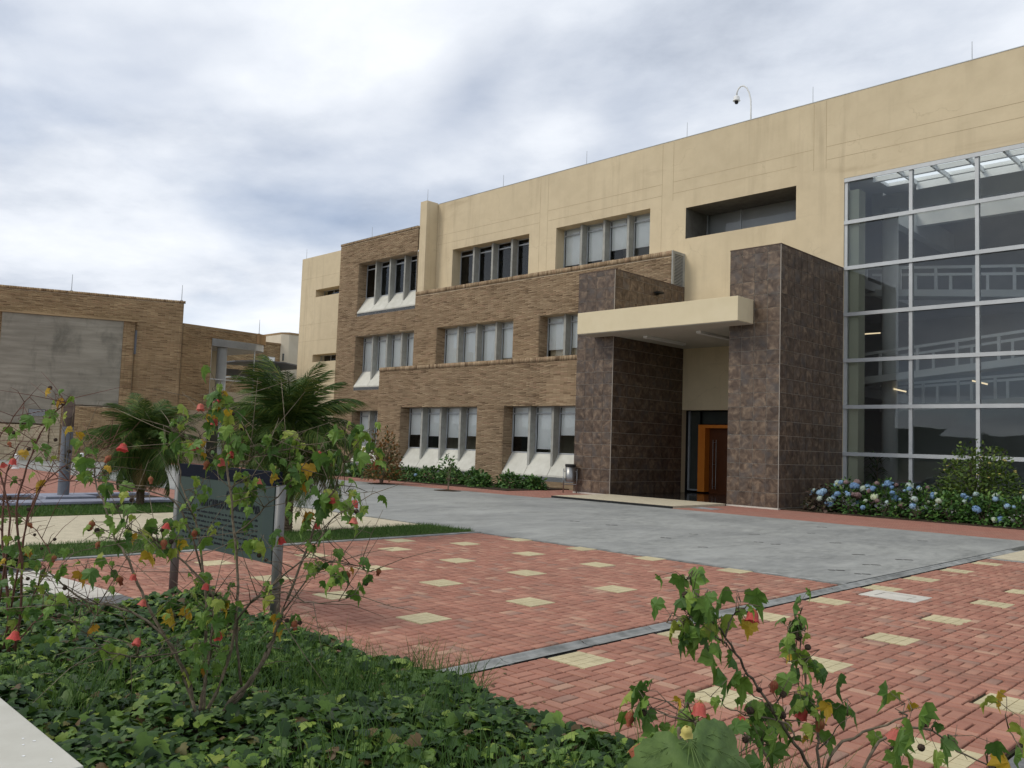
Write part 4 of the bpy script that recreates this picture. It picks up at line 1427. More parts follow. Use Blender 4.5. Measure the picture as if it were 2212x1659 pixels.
poly = [(1.92, -.05)] + [(5.0 + 1.15 * math.sin(R(a)), -1.25 + 1.2 * math.cos(R(a))) for a in range(0, 100, 10)] + [(6.1, -6), (1.92, -6)]
b.prism(poly, 7.12, 7.55)
b.build('roof_slab', M['white_alu'], cor)
b = MB(CO, CU, CN)
for j in range(9):
    b.box(1.93, 5.0, -.02, .03, 7.10 + .05 * j, 7.13 + .05 * j)
b.build('louver', M['louver'], cor)
MB(CO, CU, CN).prism([(1.92, -.06), (5.0, -.06), (6.05, -1.2), (6.05, -6), (1.92, -6)], 3.0, 3.3).build('floor_slab', M['room_grey'], cor)
MB(CO, CU, CN).box(1.93, 6.0, -6.2, -6, 0, 7.2).build('back_wall', M['cream_far'], cor)
q = MB(CO, CU, CN).P(2.95, -.5, 0)
MB().lathe(q, [(.31, 0), (.31, 7.1)], 20).build('round_column', M['white'], cor, smooth=True)
MB(CO, CU, CN).box(1.95, 4.3, -3.2, -3.1, 3.3, 7.11).build('inner_wall', M['cream_far'], cor)
MB(CO, CU, CN).box(1.95, 2.45, -2.4, -2.3, 3.3, 6.1).build('inner_screen', M['cream_far'], cor)
fr = MB(CO, CU, CN)
for s in (1.95, 4.98):
    fr.box(s - .03, s + .03, -.12, -.06, 3.3, 7.1)
fr.box(1.95, 4.98, -.12, -.06, 5.05, 5.12)
fr = fr.build('glazing_frame', M['white_alu'], cor)
P_ = MB(CO, CU, CN).P
for za, zb in ((3.3, 5.05), (5.12, 7.1)):
    MB().quad(P_(1.98, -.09, za), P_(4.95, -.09, za), P_(4.95, -.09, zb), P_(1.98, -.09, zb)).build('pane', M['glass'], fr)
dfm = MB(CO, CU, CN).box(.5, 3.05, -.3, -.1, 3.02, 3.14).box(.52, .6, -.3, -.1, 0, 3.02).box(1.86, 1.94, -.3, .0, 0, 3.02).box(2.95, 3.03, -.3, -.1, 0, 3.02).box(.6, 2.95, -.28, -.12, 2.3, 2.36)
dfm = dfm.build('door_frame', M['white_alu'], cor)
MB(CO, CU, CN).box(.6, 1.86, -.24, -.22, 0, 2.98).build('door_leaf', M['dark_panel'], dfm)
MB(CO, CU, CN).box(1.95, 2.95, -.24, -.22, 0, 2.98).build('door_leaf', M['dark_panel'], dfm)

# --- far blocks and covered bridge
fb = empty('far_brick_block', (-70, 37, 0), 'distant brown brick block seen between the curved corner and the cream wing', 'building')
rw = []
for a, b_, c, d in courses(33, 39.8, 5.5, 10.1, [(38.1, 39.3, 8.25, 8.95)], L=.5, H=.1):
    rw.append((a, b_, c, d, 0, -.05))
V, F, RR = brick_np(rw, (-70, 0, 0), (0, 1, 0), (1, 0, 0))
npmesh('brickwork', V, F, RR, M['brick_far'], fb)['kind'] = 'stuff'
MB().box(-78, -70.012, 33, 39.79, 0, 10.05).build('core', M['mortar'], fb)
MB().box(-78, -69.95, 32.95, 39.8, 10.1, 10.28).build('coping', M['brick_far'], fb)
w_ = MB().box(-70.0, -69.97, 38.1, 39.3, 8.25, 8.95).build('window', M['alu'], fb)
MB().box(-69.969, -69.962, 38.15, 38.68, 8.3, 8.9).build('pane', M['dark_panel'], w_)
MB().box(-69.969, -69.962, 38.72, 39.25, 8.3, 8.9).build('pane', M['blind'], w_)
fcb = empty('far_cream_block', (-70, 44, 0), 'distant pale cream block with brown coping beside the cream wing', 'building')
MB().prism([(-70, 39.82), (-69.4, 40.3), (-69.4, 52), (-80, 52), (-80, 39.82)], 0, 11.15).build('wall', M['cream_far'], fcb)
MB().prism([(-70.05, 39.8), (-69.35, 40.28), (-69.35, 52.1), (-80, 52.1), (-80, 39.8)], 11.15, 11.32).build('coping', M['brick_far'], fcb)
MB().box(-69.9, -69.7, 39.95, 40.12, 8.7, 9.35).build('window', M['dark_panel'], fcb)
sh = empty('covered_walkway', (-58, 31.8, 0), 'thin roofed walkway on slim posts behind the large palm', 'walkway')
MB().add([], []) or None
b = MB()
prof = [(28.6, 6.95), (30.5, 7.16), (32.5, 7.2), (34.6, 6.98)]
for (ya, za), (yb, zb) in zip(prof[:-1], prof[1:]):
    b.add([(-62, ya, za), (-56.5, ya, za), (-56.5, yb, zb), (-62, yb, zb), (-62, ya, za + .09), (-56.5, ya, za + .09), (-56.5, yb, zb + .09), (-62, yb, zb + .09)], BOXF)
b.build('roof', M['post'], sh)
for y in (29.3, 34.2):
    MB().box(-60.06, -59.94, y - .05, y + .05, 0, 7.0).build('post', M['post'], sh)
MB().box(-61, -57, 29, 34.4, 5.9, 6.0).build('lower_roof', M['white_alu'], sh)
MB().box(-60, -59.9, 29, 34.4, 6.2, 6.7).build('fascia', M['post'], sh)
for (s, t_, z, tx, fr_) in ((-5.9, -.1, 9.44, 'above the grey rendered panel', (LO, LU, LN)), (-.15, -.1, 9.44, 'at the right end of the ochre brick block', (LO, LU, LN)), (5.3, -.2, 8.2, 'on the curved parapet', (CO, CU, CN))):
    x, y, _ = MB(*fr_).P(s, t_, 0)
    r_ = empty('lightning_rod', (x, y, z), 'thin metal lightning rod ' + tx, 'lightning rod', 'lightning rods along the roofs')
    MB().tube([(x, y, z), (x, y, z + .95)], [.02, .012], 6).build('rod', M['louver'], r_)
    MB().box(x - .06, x + .06, y - .06, y + .06, z, z + .05).build('foot', M['louver'], r_)

# ------------------------------------------------------------------ sign and bench
sg = empty('information_sign', (-7.95, 4.02, 0), 'grey green information sign with dark lettering between two steel posts behind the shrub', 'sign')
pn = MB().box(-8.98, -6.97, 3.99, 4.05, 0.56, 1.255).build('panel', M['sign'], sg)
MB().box(-8.98, -6.97, 3.985, 4.055, 1.257, 1.385).build('header_band', M['sign_dark'], sg)
MB().box(-7.16, -6.97, 3.984, 3.9895, 0.56, 1.254).build('side_band', M['sign_edge'], sg)
for x in (-9.03, -6.92):
    MB().tube([(x, 4.02, 0), (x, 4.02, 1.27)], .045, 16).build('post', M['dull_steel'], sg, smooth=True)


def text(s, x, z, size, sx, parent, mat, off=0.0):
    cu = bpy.data.curves.new('lettering', 'FONT')
    cu.body = s
    cu.size = size
    cu.extrude = 0.0015
    cu.offset = off
    cu.align_x = 'RIGHT'
    cu.materials.append(mat)
    o_ = bpy.data.objects.new('lettering', cu)
    COL.objects.link(o_)
    o_.parent = parent
    o_.matrix_parent_inverse = worldm(parent).inverted()
    bpy.context.view_layer.update()
    me = bpy.data.meshes.new_from_object(o_.evaluated_get(bpy.context.evaluated_depsgraph_get()))
    bpy.data.objects.remove(o_)
    o_ = inst('lettering', me, parent, Matrix.Translation((x, 3.984, z)) @ Matrix.Rotation(R(90), 4, 'X') @ Matrix.Diagonal((sx, 1, 1, 1)))
    o_['kind'] = 'stuff'
    return o_


text('GENERAL', -7.52, 1.085, .105, .82, pn, M['letter'], .0035)
text('LUIS CARLOS CAMACHO LEYVA', -7.22, .985, .105, .80, pn, M['letter'], .0035)
rr = random.Random(3)
for k in range(7):
    z = .915 - .048 * k
    b = MB()
    x = -8.82
    while x < -7.28:
        w = rr.choice((.05, .08, .11, .15, .06))
        w = min(w, -7.24 - x)
        c_ = x
        while c_ < x + w - .012:
            hh = rr.choice((.014, .014, .02, .014))
            b.box(c_, c_ + .009, 3.986, 3.9895, z, z + hh)
            c_ += .0135
        x += w + .022
    b.build('text_line', M['letter'], pn)['kind'] = 'stuff'
bn = empty('bench_wall', (-5, .9, 0), 'low smooth concrete bench wall at the bottom left corner', 'bench')
MB().box(-9, -3.42, .35, 1.225, .36, .45).build('top_slab', M['bench'], bn, bevel=0.006)
MB().box(-8.9, -3.5, .5, 1.16, 0, .36).build('support', M['bench'], bn)
sp = MB()
for (x, y) in ((-3.81, 1.165), (-3.79, 1.12), (-3.865, 1.14), (-3.56, 1.155), (-3.535, 1.145), (-3.66, 1.085)):
    k = 7
    vs = [(x + .008 * random.uniform(.6, 1.3) * math.cos(2 * math.pi * i / k), y + .006 * random.uniform(.6, 1.3) * math.sin(2 * math.pi * i / k), .4512) for i in range(k)]
    sp.add(vs, [tuple(range(k))])
sp.build('paint_speck', M['white'], bn)

# ------------------------------------------------------------------ plants
IVY = np.array([(0, 0, 0), (.22, -.14, .0), (.44, -.06, -.02), (.58, .16, -.05), (.40, .28, 0), (.47, .52, -.06), (.24, .58, 0), (0, 1.0, -.10),
                (-.24, .58, 0), (-.47, .52, -.06), (-.40, .28, 0), (-.58, .16, -.05), (-.44, -.06, -.02), (-.22, -.14, 0), (0, .32, .06)], float)
IVYF = np.array([(14, i, i + 1) for i in range(0, 13)] + [(14, 13, 0)])
MAL = np.array([(0, 0, 0), (.16, -.13, .02), (.36, -.12, 0), (.50, .02, -.04), (.46, .16, -.02), (.64, .34, -.10), (.44, .40, -.02), (.40, .54, -.04), (.27, .56, 0), (.24, .76, -.04), (.12, .82, -.02), (0, 1.18, -.16),
                (-.12, .82, -.02), (-.24, .76, -.04), (-.27, .56, 0), (-.40, .54, -.04), (-.44, .40, -.02), (-.64, .34, -.10), (-.46, .16, -.02), (-.50, .02, -.04), (-.36, -.12, 0), (-.16, -.13, .02), (0, .38, .09)], float)
MALF = np.array([(22, i, i + 1) for i in range(0, 21)] + [(22, 21, 0)])
OVAL = np.array([(0, 0, 0), (.22, .16, -.03), (.30, .45, -.04), (.18, .78, -.06), (0, 1.05, -.14), (-.18, .78, -.06), (-.30, .45, -.04), (-.22, .16, -.03), (0, .5, .05)], float)
OVALF = np.array([(8, i, i + 1) for i in range(0, 7)] + [(8, 7, 0)])


def frames(ydir, nrm):
    """rotation matrices with columns x, y(tip), z(normal)"""
    y_ = ydir / np.linalg.norm(ydir, axis=1, keepdims=True)
    x_ = np.cross(y_, nrm)
    x_ /= np.maximum(np.linalg.norm(x_, axis=1, keepdims=True), 1e-6)
    z_ = np.cross(x_, y_)
    return np.stack([x_, y_, z_], axis=2)


def leaves(T, TF, pos, ydir, nrm, size):
    Rm = frames(ydir, nrm)
    V = np.einsum('nij,kj->nki', Rm, T) * size[:, None, None] + pos[:, None, :]
    N, K = len(pos), len(T)
    F = (TF[None] + (np.arange(N) * K)[:, None, None]).reshape(-1, 3)
    return V.reshape(-1, 3), F, np.repeat(rng.random(N), len(TF))


def ivy_h(x, y):
    return .15 + .12 * mnoise.noise((x * 1.1, y * 1.1, 3.1)) + .09 * mnoise.noise((x * 3.1, y * 3.1, 7.7))


# --- ivy carpet
pts = []
while len(pts) < 31000:
    x, y = rng.uniform(-13.5, 1.2), rng.uniform(-.2, 3.98)
    if x < -8.3:
        ok = y < 2.55 + (.25 if x > -9 else -.3) or (x < -11.4 and y < 3.35)
        if rng.random() < .35:
            ok = False
    else:
        ok = y < 3.96 + .07 * mnoise.noise((x * 3, 0, 0))
    if x < -3.4 and y < 1.26:
        ok = False
    if x > -3.4 and y < .9:
        ok = False
    if ok and inframe((x, y, .2), 520):
        pts.append((x, y))
P2 = np.array(pts)
hz = np.array([ivy_h(x, y) for x, y in pts])
edge = np.clip((3.98 - P2[:, 1]) / .25, .25, 1)
N = len(P2)
lay = rng.random(N)
pos = np.column_stack([P2, np.where(lay < .55, hz * edge, hz * edge * rng.uniform(.2, 1, N)) + rng.uniform(-.01, .035, N)])
ang = rng.uniform(0, 2 * np.pi, N)
tl = rng.uniform(-.5, .15, N)
yd = np.column_stack([np.cos(ang), np.sin(ang), tl])
nr = np.column_stack([rng.normal(.15, .6, N), rng.normal(-.15, .6, N), np.ones(N)])
V, F, RR = leaves(IVY, IVYF, pos, yd, nr, rng.choice([.034, .050, .066, .086, .11], N, p=[.26, .32, .24, .13, .05]))
iv = npmesh('ivy_cover', V, F, RR, M['ivy'])
tag(iv, 'dense dark green ivy covering the planting bed in the foreground', 'ivy', kind='stuff')


def blades(xy, h0, h1, w, lean, z0):
    N_ = len(xy)
    a = rng.uniform(0, 2 * np.pi, N_)
    h = rng.uniform(h0, h1, N_)
    dx, dy = np.cos(a), np.sin(a)
    l = rng.uniform(.1, lean, N_) * h
    b2 = rng.uniform(0, 2 * np.pi, N_)
    base = np.column_stack([xy, z0])
    sx = np.column_stack([np.cos(b2), np.sin(b2), np.zeros(N_)]) * w
    mid = base + np.column_stack([dx * l * .4, dy * l * .4, h * .6])
    tip = base + np.column_stack([dx * l, dy * l, h])
    V_ = np.stack([base - sx, base + sx, mid + sx * .7, mid - sx * .7, tip], axis=1)
    F_ = np.array([(0, 1, 2), (0, 2, 3), (3, 2, 4)])
    F_ = (F_[None] + (np.arange(N_) * 5)[:, None, None]).reshape(-1, 3)
    return V_.reshape(-1, 3), F_, np.repeat(rng.random(N_), 3)


# grass among the ivy and on the lawn strips
g = []
while len(g) < 5500:
    x, y = rng.uniform(-6.0, -1.0), rng.uniform(1.5, 3.98)
    if mnoise.noise((x * .8, y * .8, 9)) + rng.normal(0, .1) > (.05 if y < 3.6 else .3):
        g.append((x, y))
g = np.array(g)
V, F, RR = blades(g, .14, .40, .0032, .9, np.full(len(g), .03))
gi = npmesh('wild_grass', V, F, RR, M['grass'])
tag(gi, 'thin wild grass blades growing through the ivy', 'grass', kind='stuff')
g1 = np.column_stack([rng.uniform(-13.68, -12.24, 16000), rng.uniform(3.2, 11.38, 16000)])
g1 = g1[(g1[:, 0] > -13.66 + rng.normal(0, .02, len(g1)))]
V1, F1, R1_ = blades(g1, .025, .085, .0035, .9, np.full(len(g1), .015))
gl = npmesh('lawn_grass', V1, F1, R1_, M['grass'])
tag(gl, 'short green lawn strip between red paving and cream gravel path', 'grass', kind='stuff')
g2 = np.column_stack([rng.uniform(-20.12, -18.22, 12000), rng.uniform(3.6, 9.2, 12000)])
V1, F1, R1_ = blades(g2, .03, .10, .006, .9, np.full(len(g2), .015))
gl = npmesh('lawn_grass', V1, F1, R1_, M['grass'])
tag(gl, 'short green lawn strip beyond the cream gravel path', 'grass', kind='stuff')

# dead leaves and litter along the bed
lp = np.column_stack([rng.uniform(-8.0, -1.6, 90), 3.98 + np.abs(rng.normal(0, .35, 90)), np.full(90, .006)])
la = rng.uniform(0, 6.28, 90)
V, F, RR = leaves(IVY, IVYF, lp, np.column_stack([np.cos(la), np.sin(la), rng.normal(0, .1, 90)]), np.column_stack([rng.normal(0, .25, (90, 2)), np.ones(90)]), rng.uniform(.012, .035, 90))
M['litter'] = leafmat('dry_litter', [(0.0, (0.10, 0.06, 0.03)), (0.6, (0.19, 0.12, 0.055)), (1.0, (0.12, 0.13, 0.04))], 0.8, 0.05)
tag(npmesh('leaf_litter', V, F, RR, M['litter']), 'small dry leaves scattered on the paving along the ivy edge', 'leaf litter', kind='stuff')

# --- flowering mallow shrubs in front


def leaf_variant(k):
    """one leaf, curled, folded and waved in its own way"""
    T = MAL.copy()
    q = np.random.default_rng(100 + k)
    x, y = T[:, 0].copy(), T[:, 1].copy()
    T[:, 0] = x * q.uniform(.75, 1.08) + .10 * q.normal() * y
    T[:, 2] -= q.uniform(.05, .55) * np.clip(y, 0, 2) ** 2
    T[:, 2] -= q.uniform(.1, 1.3) * x ** 2
    T[:, 2] += q.uniform(.02, .07) * np.sin(9 * y + 5 * x + q.uniform(0, 6)) + q.normal(0, .025, len(T))
    T[:, :2] += q.normal(0, .028, (len(T), 2))
    if k % 4 == 3:
        T[12:, 0] *= .55          # one half torn back
    b_ = MB()
    b_.add(T.tolist(), [tuple(f) for f in MALF.tolist()])
    return b_


LEAFM = [leaf_variant(k).mesh('leaf', M['leaf']) for k in range(10)]
LEAFY = [leaf_variant(k + 20).mesh('leaf', M['leaf_yellow']) for k in range(4)]


def bell(mat, op):
    b_ = MB()
    n_ = 15
    rad = [.12, .36, .47, .55 * op, .70 * op]
    zz_ = [-.10, -.28, -.58, -.9, -1.12]
    vs_ = []
    for r_, z_ in zip(rad, zz_):
        for k in range(n_):
            w = 2 * math.pi * k / n_
            m_ = 1 + .10 * math.cos(5 * w)
            vs_.append((r_ * m_ * math.cos(w), r_ * m_ * math.sin(w), z_ - (.07 * math.cos(5 * w) if z_ < -1 else 0)))
    fs_ = [(i * n_ + k, i * n_ + (k + 1) % n_, (i + 1) * n_ + (k + 1) % n_, (i + 1) * n_ + k) for i in range(4) for k in range(n_)]
    b_.add(vs_, fs_)
    return b_.mesh('flower', mat, True)


BELLS = [bell(M['petal'], 1.15), bell(M['petal'], .88), bell(M['petal_dim'], .40)]
b = MB()
n_ = 10
for k in range(5):
    w = 2 * math.pi * k / 5
    c_, s_ = math.cos(w), math.sin(w)
    q = lambda r_, a_, z_: (r_ * math.cos(w + a_), r_ * math.sin(w + a_), z_)
    b.add([(0, 0, .06), q(.20, -.55, -.12), q(.40, -.35, -.36), q(.52, 0, -.72), q(.40, .35, -.36), q(.20, .55, -.12)], [(0, 1, 2, 3), (0, 3, 4, 5)])
CALYX = b.mesh('calyx', M['calyx'], True)
b = MB()
n_ = 20
prof = [(.12, .42), (.36, .36), (.5, .05), (.46, -.25), (.25, -.42), (.1, -.3)]
vs = []
for r_, z_ in prof:
    for k in range(n_):
        m_ = 1 if k % 2 else .78
        vs.append((r_ * m_ * math.cos(2 * math.pi * k / n_), r_ * m_ * math.sin(2 * math.pi * k / n_), z_))
b.add(vs, [(i * n_ + k, i * n_ + (k + 1) % n_, (i + 1) * n_ + (k + 1) % n_, (i + 1) * n_ + k) for i in range(5) for k in range(n_)] + [tuple(range(n_))])
PODM = b.mesh('seed_pod', M['pod'])


def mallow(name, label, D0, branches, clusters, flowers, pods, bark, seed, lsize=.085, twigs=40, spread=.45, gz=.05, tl=.38, more=1.0, fs=.034):
    """branches: photo tracks with their own depth; clusters: (x, y, number of leaves, yellow share)"""
    rr_ = random.Random(seed)
    base = at(*branches[0]['p'][0], D0)
    root = empty(name, (base.x, base.y, gz), label, 'shrub', 'red flowering mallow shrubs in the ivy bed')
    tracks = []
    for br in branches:
        dz = br.get('d', rr_.uniform(-spread, spread))
        n_ = len(br['p'])
        d0 = br.get('d0', 0.0)
        P3 = []
        for i, (x, y) in enumerate(br['p']):
            f = i / (n_ - 1)
            P3.append(at(x, y, D0 + d0 + (dz - d0) * f + rr_.uniform(-.02, .02)))
        # smooth track
        S = []
        for i in range(n_ - 1):
            p0, p1, p2, p3 = P3[max(i - 1, 0)], P3[i], P3[i + 1], P3[min(i + 2, n_ - 1)]
            for k in range(4):
                u = k / 4
                S.append(0.5 * ((2 * p1) + (p2 - p0) * u + (2 * p0 - 5 * p1 + 4 * p2 - p3) * u * u + (3 * p1 - p0 - 3 * p2 + p3) * u ** 3)
                         + Vector((rr_.gauss(0, .004), rr_.gauss(0, .004), rr_.gauss(0, .003))))
        S.append(P3[-1])
        ra, rb = br.get('r', (.008, .003))
        b_ = MB()
        b_.tube(S, [ra + (rb - ra) * i / (len(S) - 1) for i in range(len(S))], 6, rr_.random())
        tracks.append((S, b_))

    def nearest(px, py):
        best = None
        for S, b_ in tracks:
            for q_ in S:
                x, y, z = project(q_)
                d_ = (x - px) ** 2 + (y - py) ** 2
                if best is None or d_ < best[0]:
                    best = (d_, q_, z, b_)
        return best

    def twig(p_, q_, b_, r0=.0028):
        mid = (p_ + q_) / 2 + Vector((rr_.gauss(0, .02), rr_.gauss(0, .02), rr_.gauss(.01, .02)))
        b_.tube([p_, mid, q_], [r0, r0 * .8, r0 * .55], 5, rr_.random())

    def addleaf(p_, sz, yel):
        a = rr_.uniform(0, 2 * math.pi)
        out = Vector((math.cos(a), math.sin(a), 0))
        yd_ = out * rr_.uniform(.25, .9) + Vector((0, 0, -rr_.uniform(.45, 1.1)))
        nm = out * .8 + Vector((rr_.gauss(0, .25), rr_.gauss(0, .25), .75))
        yd_.normalize()
        xd = yd_.cross(nm).normalized()
        zd = xd.cross(yd_)
        m_ = Matrix((xd, yd_, zd)).transposed().to_4x4()
        inst('leaf', rr_.choice(LEAFY if yel else LEAFM), root, Matrix.Translation(p_) @ m_ @ Matrix.Diagonal((sz * rr_.uniform(.9, 1.1), sz, sz, 1)))

    for (x, y, n_, ys) in clusters:
        d_, q_, z, b_ = nearest(x, y)
        dd = z + rr_.uniform(-.10, .06)
        c_ = at(x, y - 10, dd)
        twig(q_, c_, b_)
        for k in range(int(round(n_ * more))):
            off = Vector((rr_.gauss(0, .045), rr_.gauss(0, .045), rr_.gauss(0, .04)))
            p_ = c_ + off
            if off.length > .03:
                twig(c_, p_, b_, .0016)
            addleaf(p_, lsize * rr_.choice((.55, .75, .9, 1.05, 1.25)), rr_.random() < ys * .6)
    for (x, y, kind) in flowers:
        d_, q_, z, b_ = nearest(x, y)
        dd = z - rr_.uniform(0, .08)
        c_ = at(x, y - 12, dd)
        twig(q_, c_ + Vector((0, 0, .012)), b_, .0016)
        s_ = fs * rr_.uniform(.8, 1.15)
        m_ = Matrix.Translation(c_) @ Euler((rr_.gauss(0, .25), rr_.gauss(0, .25), rr_.uniform(0, 6))).to_matrix().to_4x4() @ Matrix.Diagonal((s_, s_, s_ * (1.0 if kind < 2 else 1.3), 1))
        f_ = inst('flower', BELLS[kind], root, m_)
        inst('calyx', CALYX, f_, m_ @ Matrix.Diagonal((1.02, 1.02, 1, 1)))
    for (x, y) in pods:
        d_, q_, z, b_ = nearest(x, y)
        c_ = at(x, y, z - rr_.uniform(0, .06))
        twig(q_, c_, b_, .0014)
        s_ = .028 * rr_.uniform(.75, 1.15)
        inst('seed_pod', PODM, root, Matrix.Translation(c_) @ Euler((rr_.gauss(0, .6), rr_.gauss(0, .6), rr_.uniform(0, 6))).to_matrix().to_4x4() @ Matrix.Scale(s_, 4))
    # bare side twigs
    for k in range(twigs):
        S, b_ = rr_.choice(tracks)
        i = rr_.randrange(len(S) // 3, len(S))
        d_ = Vector((rr_.gauss(0, 1), rr_.gauss(0, 1), rr_.gauss(.35, .6))).normalized() * rr_.uniform(.08, tl)
        m_ = S[i] + d_ * .5 + Vector((0, 0, rr_.uniform(-.01, .03)))
        b_.tube([S[i], m_, S[i] + d_], [.0026, .002, .0011], 5, rr_.random())
        if rr_.random() < .3:
            e_ = Vector((rr_.gauss(0, 1), rr_.gauss(0, 1), rr_.gauss(.2, .5))).normalized() * .12
            b_.tube([m_, m_ + e_], [.0016, .0009], 5, rr_.random())
    for S, b_ in tracks:
        b_.build('stem', bark, root, smooth=True)
    return root


B_ = lambda p, r, d=None, d0=0.0: dict(p=p, r=r, d0=d0, **({} if d is None else {'d': d}))
mallow('mallow_shrub', 'large open mallow shrub with red bell flowers before the sign', 4.75, [
    B_([(478, 1545), (505, 1505), (545, 1465), (575, 1410), (592, 1370), (613, 1319), (660, 1193), (689, 1111), (726, 1048), (742, 1000)], (.013, .004), -.1),
    B_([(480, 1540), (530, 1488), (561, 1439), (590, 1381), (604, 1300)], (.014, .006), .25),
    B_([(430, 1548), (445, 1450), (445, 1319), (438, 1236), (422, 1121), (395, 1061), (385, 985)], (.011, .003), .3),
    B_([(445, 1545), (490, 1430), (514, 1302), (508, 1154), (494, 1021), (475, 889), (468, 845)], (.011, .003), -.15),
    B_([(420, 1540), (390, 1440), (330, 1330), (299, 1262), (270, 1198), (249, 1167), (233, 1114), (209, 1045), (200, 985)], (.010, .003), .1),
    B_([(420, 1535), (400, 1450), (350, 1370), (284, 1321), (193, 1300), (145, 1271), (100, 1230)], (.009, .0035), -.3),
    B_([(440, 1540), (455, 1380), (460, 1290), (400, 1215), (340, 1170), (270, 1140)], (.008, .003), -.35),
    B_([(520, 1480), (510, 1360), (541, 1302), (574, 1279), (620, 1236), (676, 1183), (719, 1120)], (.008, .003), -.35),
    B_([(445, 1319), (520, 1310), (600, 1280), (660, 1300), (720, 1300), (766, 1283)], (.005, .002), -.2, .1),
    B_([(508, 1154), (560, 1110), (610, 1060), (650, 1010), (690, 975)], (.005, .002), .2, .0),
    B_([(438, 1236), (391, 1100), (330, 1064), (240, 1044), (177, 1029), (140, 1000)], (.006, .002), .35, .2),
    B_([(500, 1060), (520, 1010), (560, 985), (610, 975), (640, 962)], (.004, .002), .3, .1),
    B_([(613, 1319), (690, 1225), (740, 1215), (800, 1235)], (.005, .002), .1, 0),
    B_([(480, 1400), (430, 1390), (380, 1410), (300, 1420), (220, 1400), (160, 1345)], (.006, .002), -.45, 0),
    B_([(494, 1021), (470, 1000), (440, 965), (400, 945), (370, 930)], (.004, .002), .0, 0),
], [(468, 842, 6, .1), (474, 866, 4, .2), (458, 892, 4, .8), (488, 885, 3, .3), (385, 925, 5, .0), (372, 955, 4, .1), (398, 972, 4, .2), (450, 938, 5, .1), (497, 940, 5, 0), (514, 962, 5, 0),
    (490, 985, 5, 0), (450, 990, 4, .1), (420, 985, 3, .5), (470, 1012, 4, .1), (440, 1045, 5, 0), (422, 1078, 4, .1), (585, 965, 4, 0), (610, 955, 4, 0), (560, 968, 3, 0), (645, 962, 5, 0),
    (690, 975, 5, .1), (665, 998, 4, .1), (625, 1010, 4, .0), (640, 1038, 5, .1), (598, 1028, 4, .2), (530, 1050, 8, 0), (545, 1078, 6, .1), (520, 1090, 4, .0), (745, 945, 6, 0), (790, 945, 6, 0),
    (806, 985, 4, 0), (770, 975, 4, 0), (730, 985, 3, 0), (690, 1072, 4, 0), (715, 1090, 5, 0), (745, 1075, 5, .0), (757, 1110, 5, .15), (795, 1073, 3, 0), (650, 1112, 5, .3), (675, 1105, 3, .3),
    (700, 1150, 3, .5), (683, 1185, 3, 0), (715, 1235, 5, 0), (733, 1255, 5, 0), (690, 1232, 4, 0), (795, 1238, 5, .3), (778, 1275, 2, .1), (600, 1165, 5, 0), (560, 1180, 5, 0), (520, 1160, 3, .0),
    (372, 1148, 6, .1), (390, 1150, 4, .0), (385, 1165, 3, .2), (445, 1150, 4, 0), (330, 1180, 4, .3), (305, 1160, 4, .2), (268, 1115, 5, .1), (275, 1150, 4, .2), (250, 1175, 3, .4),
    (205, 1160, 3, .2), (185, 1240, 4, .2), (240, 1240, 5, .1), (160, 1205, 3, .4), (590, 1275, 5, .0), (430, 1265, 5, .2), (495, 1285, 5, 0), (470, 1300, 4, .1), (615, 1345, 5, .1),
    (400, 1320, 6, .1), (430, 1350, 6, 0), (380, 1340, 5, .1), (460, 1340, 6, 0), (420, 1400, 6, .1), (385, 1400, 4, .1), (440, 1440, 6, .2), (400, 1460, 4, .1), (470, 1420, 5, .1),
    (230, 1420, 4, .2), (160, 1345, 5, .2), (120, 1310, 5, .2), (300, 1400, 3, .3), (205, 1020, 4, .2), (185, 1005, 3, .2), (235, 1045, 4, .0), (130, 970, 3, .5), (180, 965, 4, .1), (120, 905, 3, .6)],
       [(434, 882, 1), (477, 872, 0), (466, 915, 1), (418, 968, 1), (478, 1000, 0), (501, 985, 1), (449, 1005, 2), (268, 968, 0), (362, 1140, 0), (325, 1040, 2), (240, 995, 2), (606, 1170, 1),
        (560, 1045, 0), (685, 1140, 1), (718, 1085, 1), (768, 1090, 1), (765, 1128, 0), (690, 985, 1), (815, 1005, 2), (750, 1245, 2), (820, 1240, 2), (420, 1155, 2), (256, 1255, 2), (312, 1305, 0),
        (290, 1250, 1), (355, 1175, 2), (447, 1270, 1), (300, 1388, 1), (35, 1372, 0), (470, 1375, 1), (215, 1180, 2), (200, 1135, 2), (635, 1350, 2), (30, 1000, 1)],
       [(505, 895), (500, 865), (525, 925), (350, 1145), (628, 1050), (632, 1020), (560, 1200), (575, 1210), (790, 1260), (770, 1105), (370, 1170), (255, 1095), (193, 1142), (210, 1145), (330, 1210),
        (140, 1270), (128, 1330), (285, 1080), (620, 1340), (648, 1345), (455, 1285)],
       M['bark'], 5, .066, 210, tl=.55, more=1.15, fs=.037)
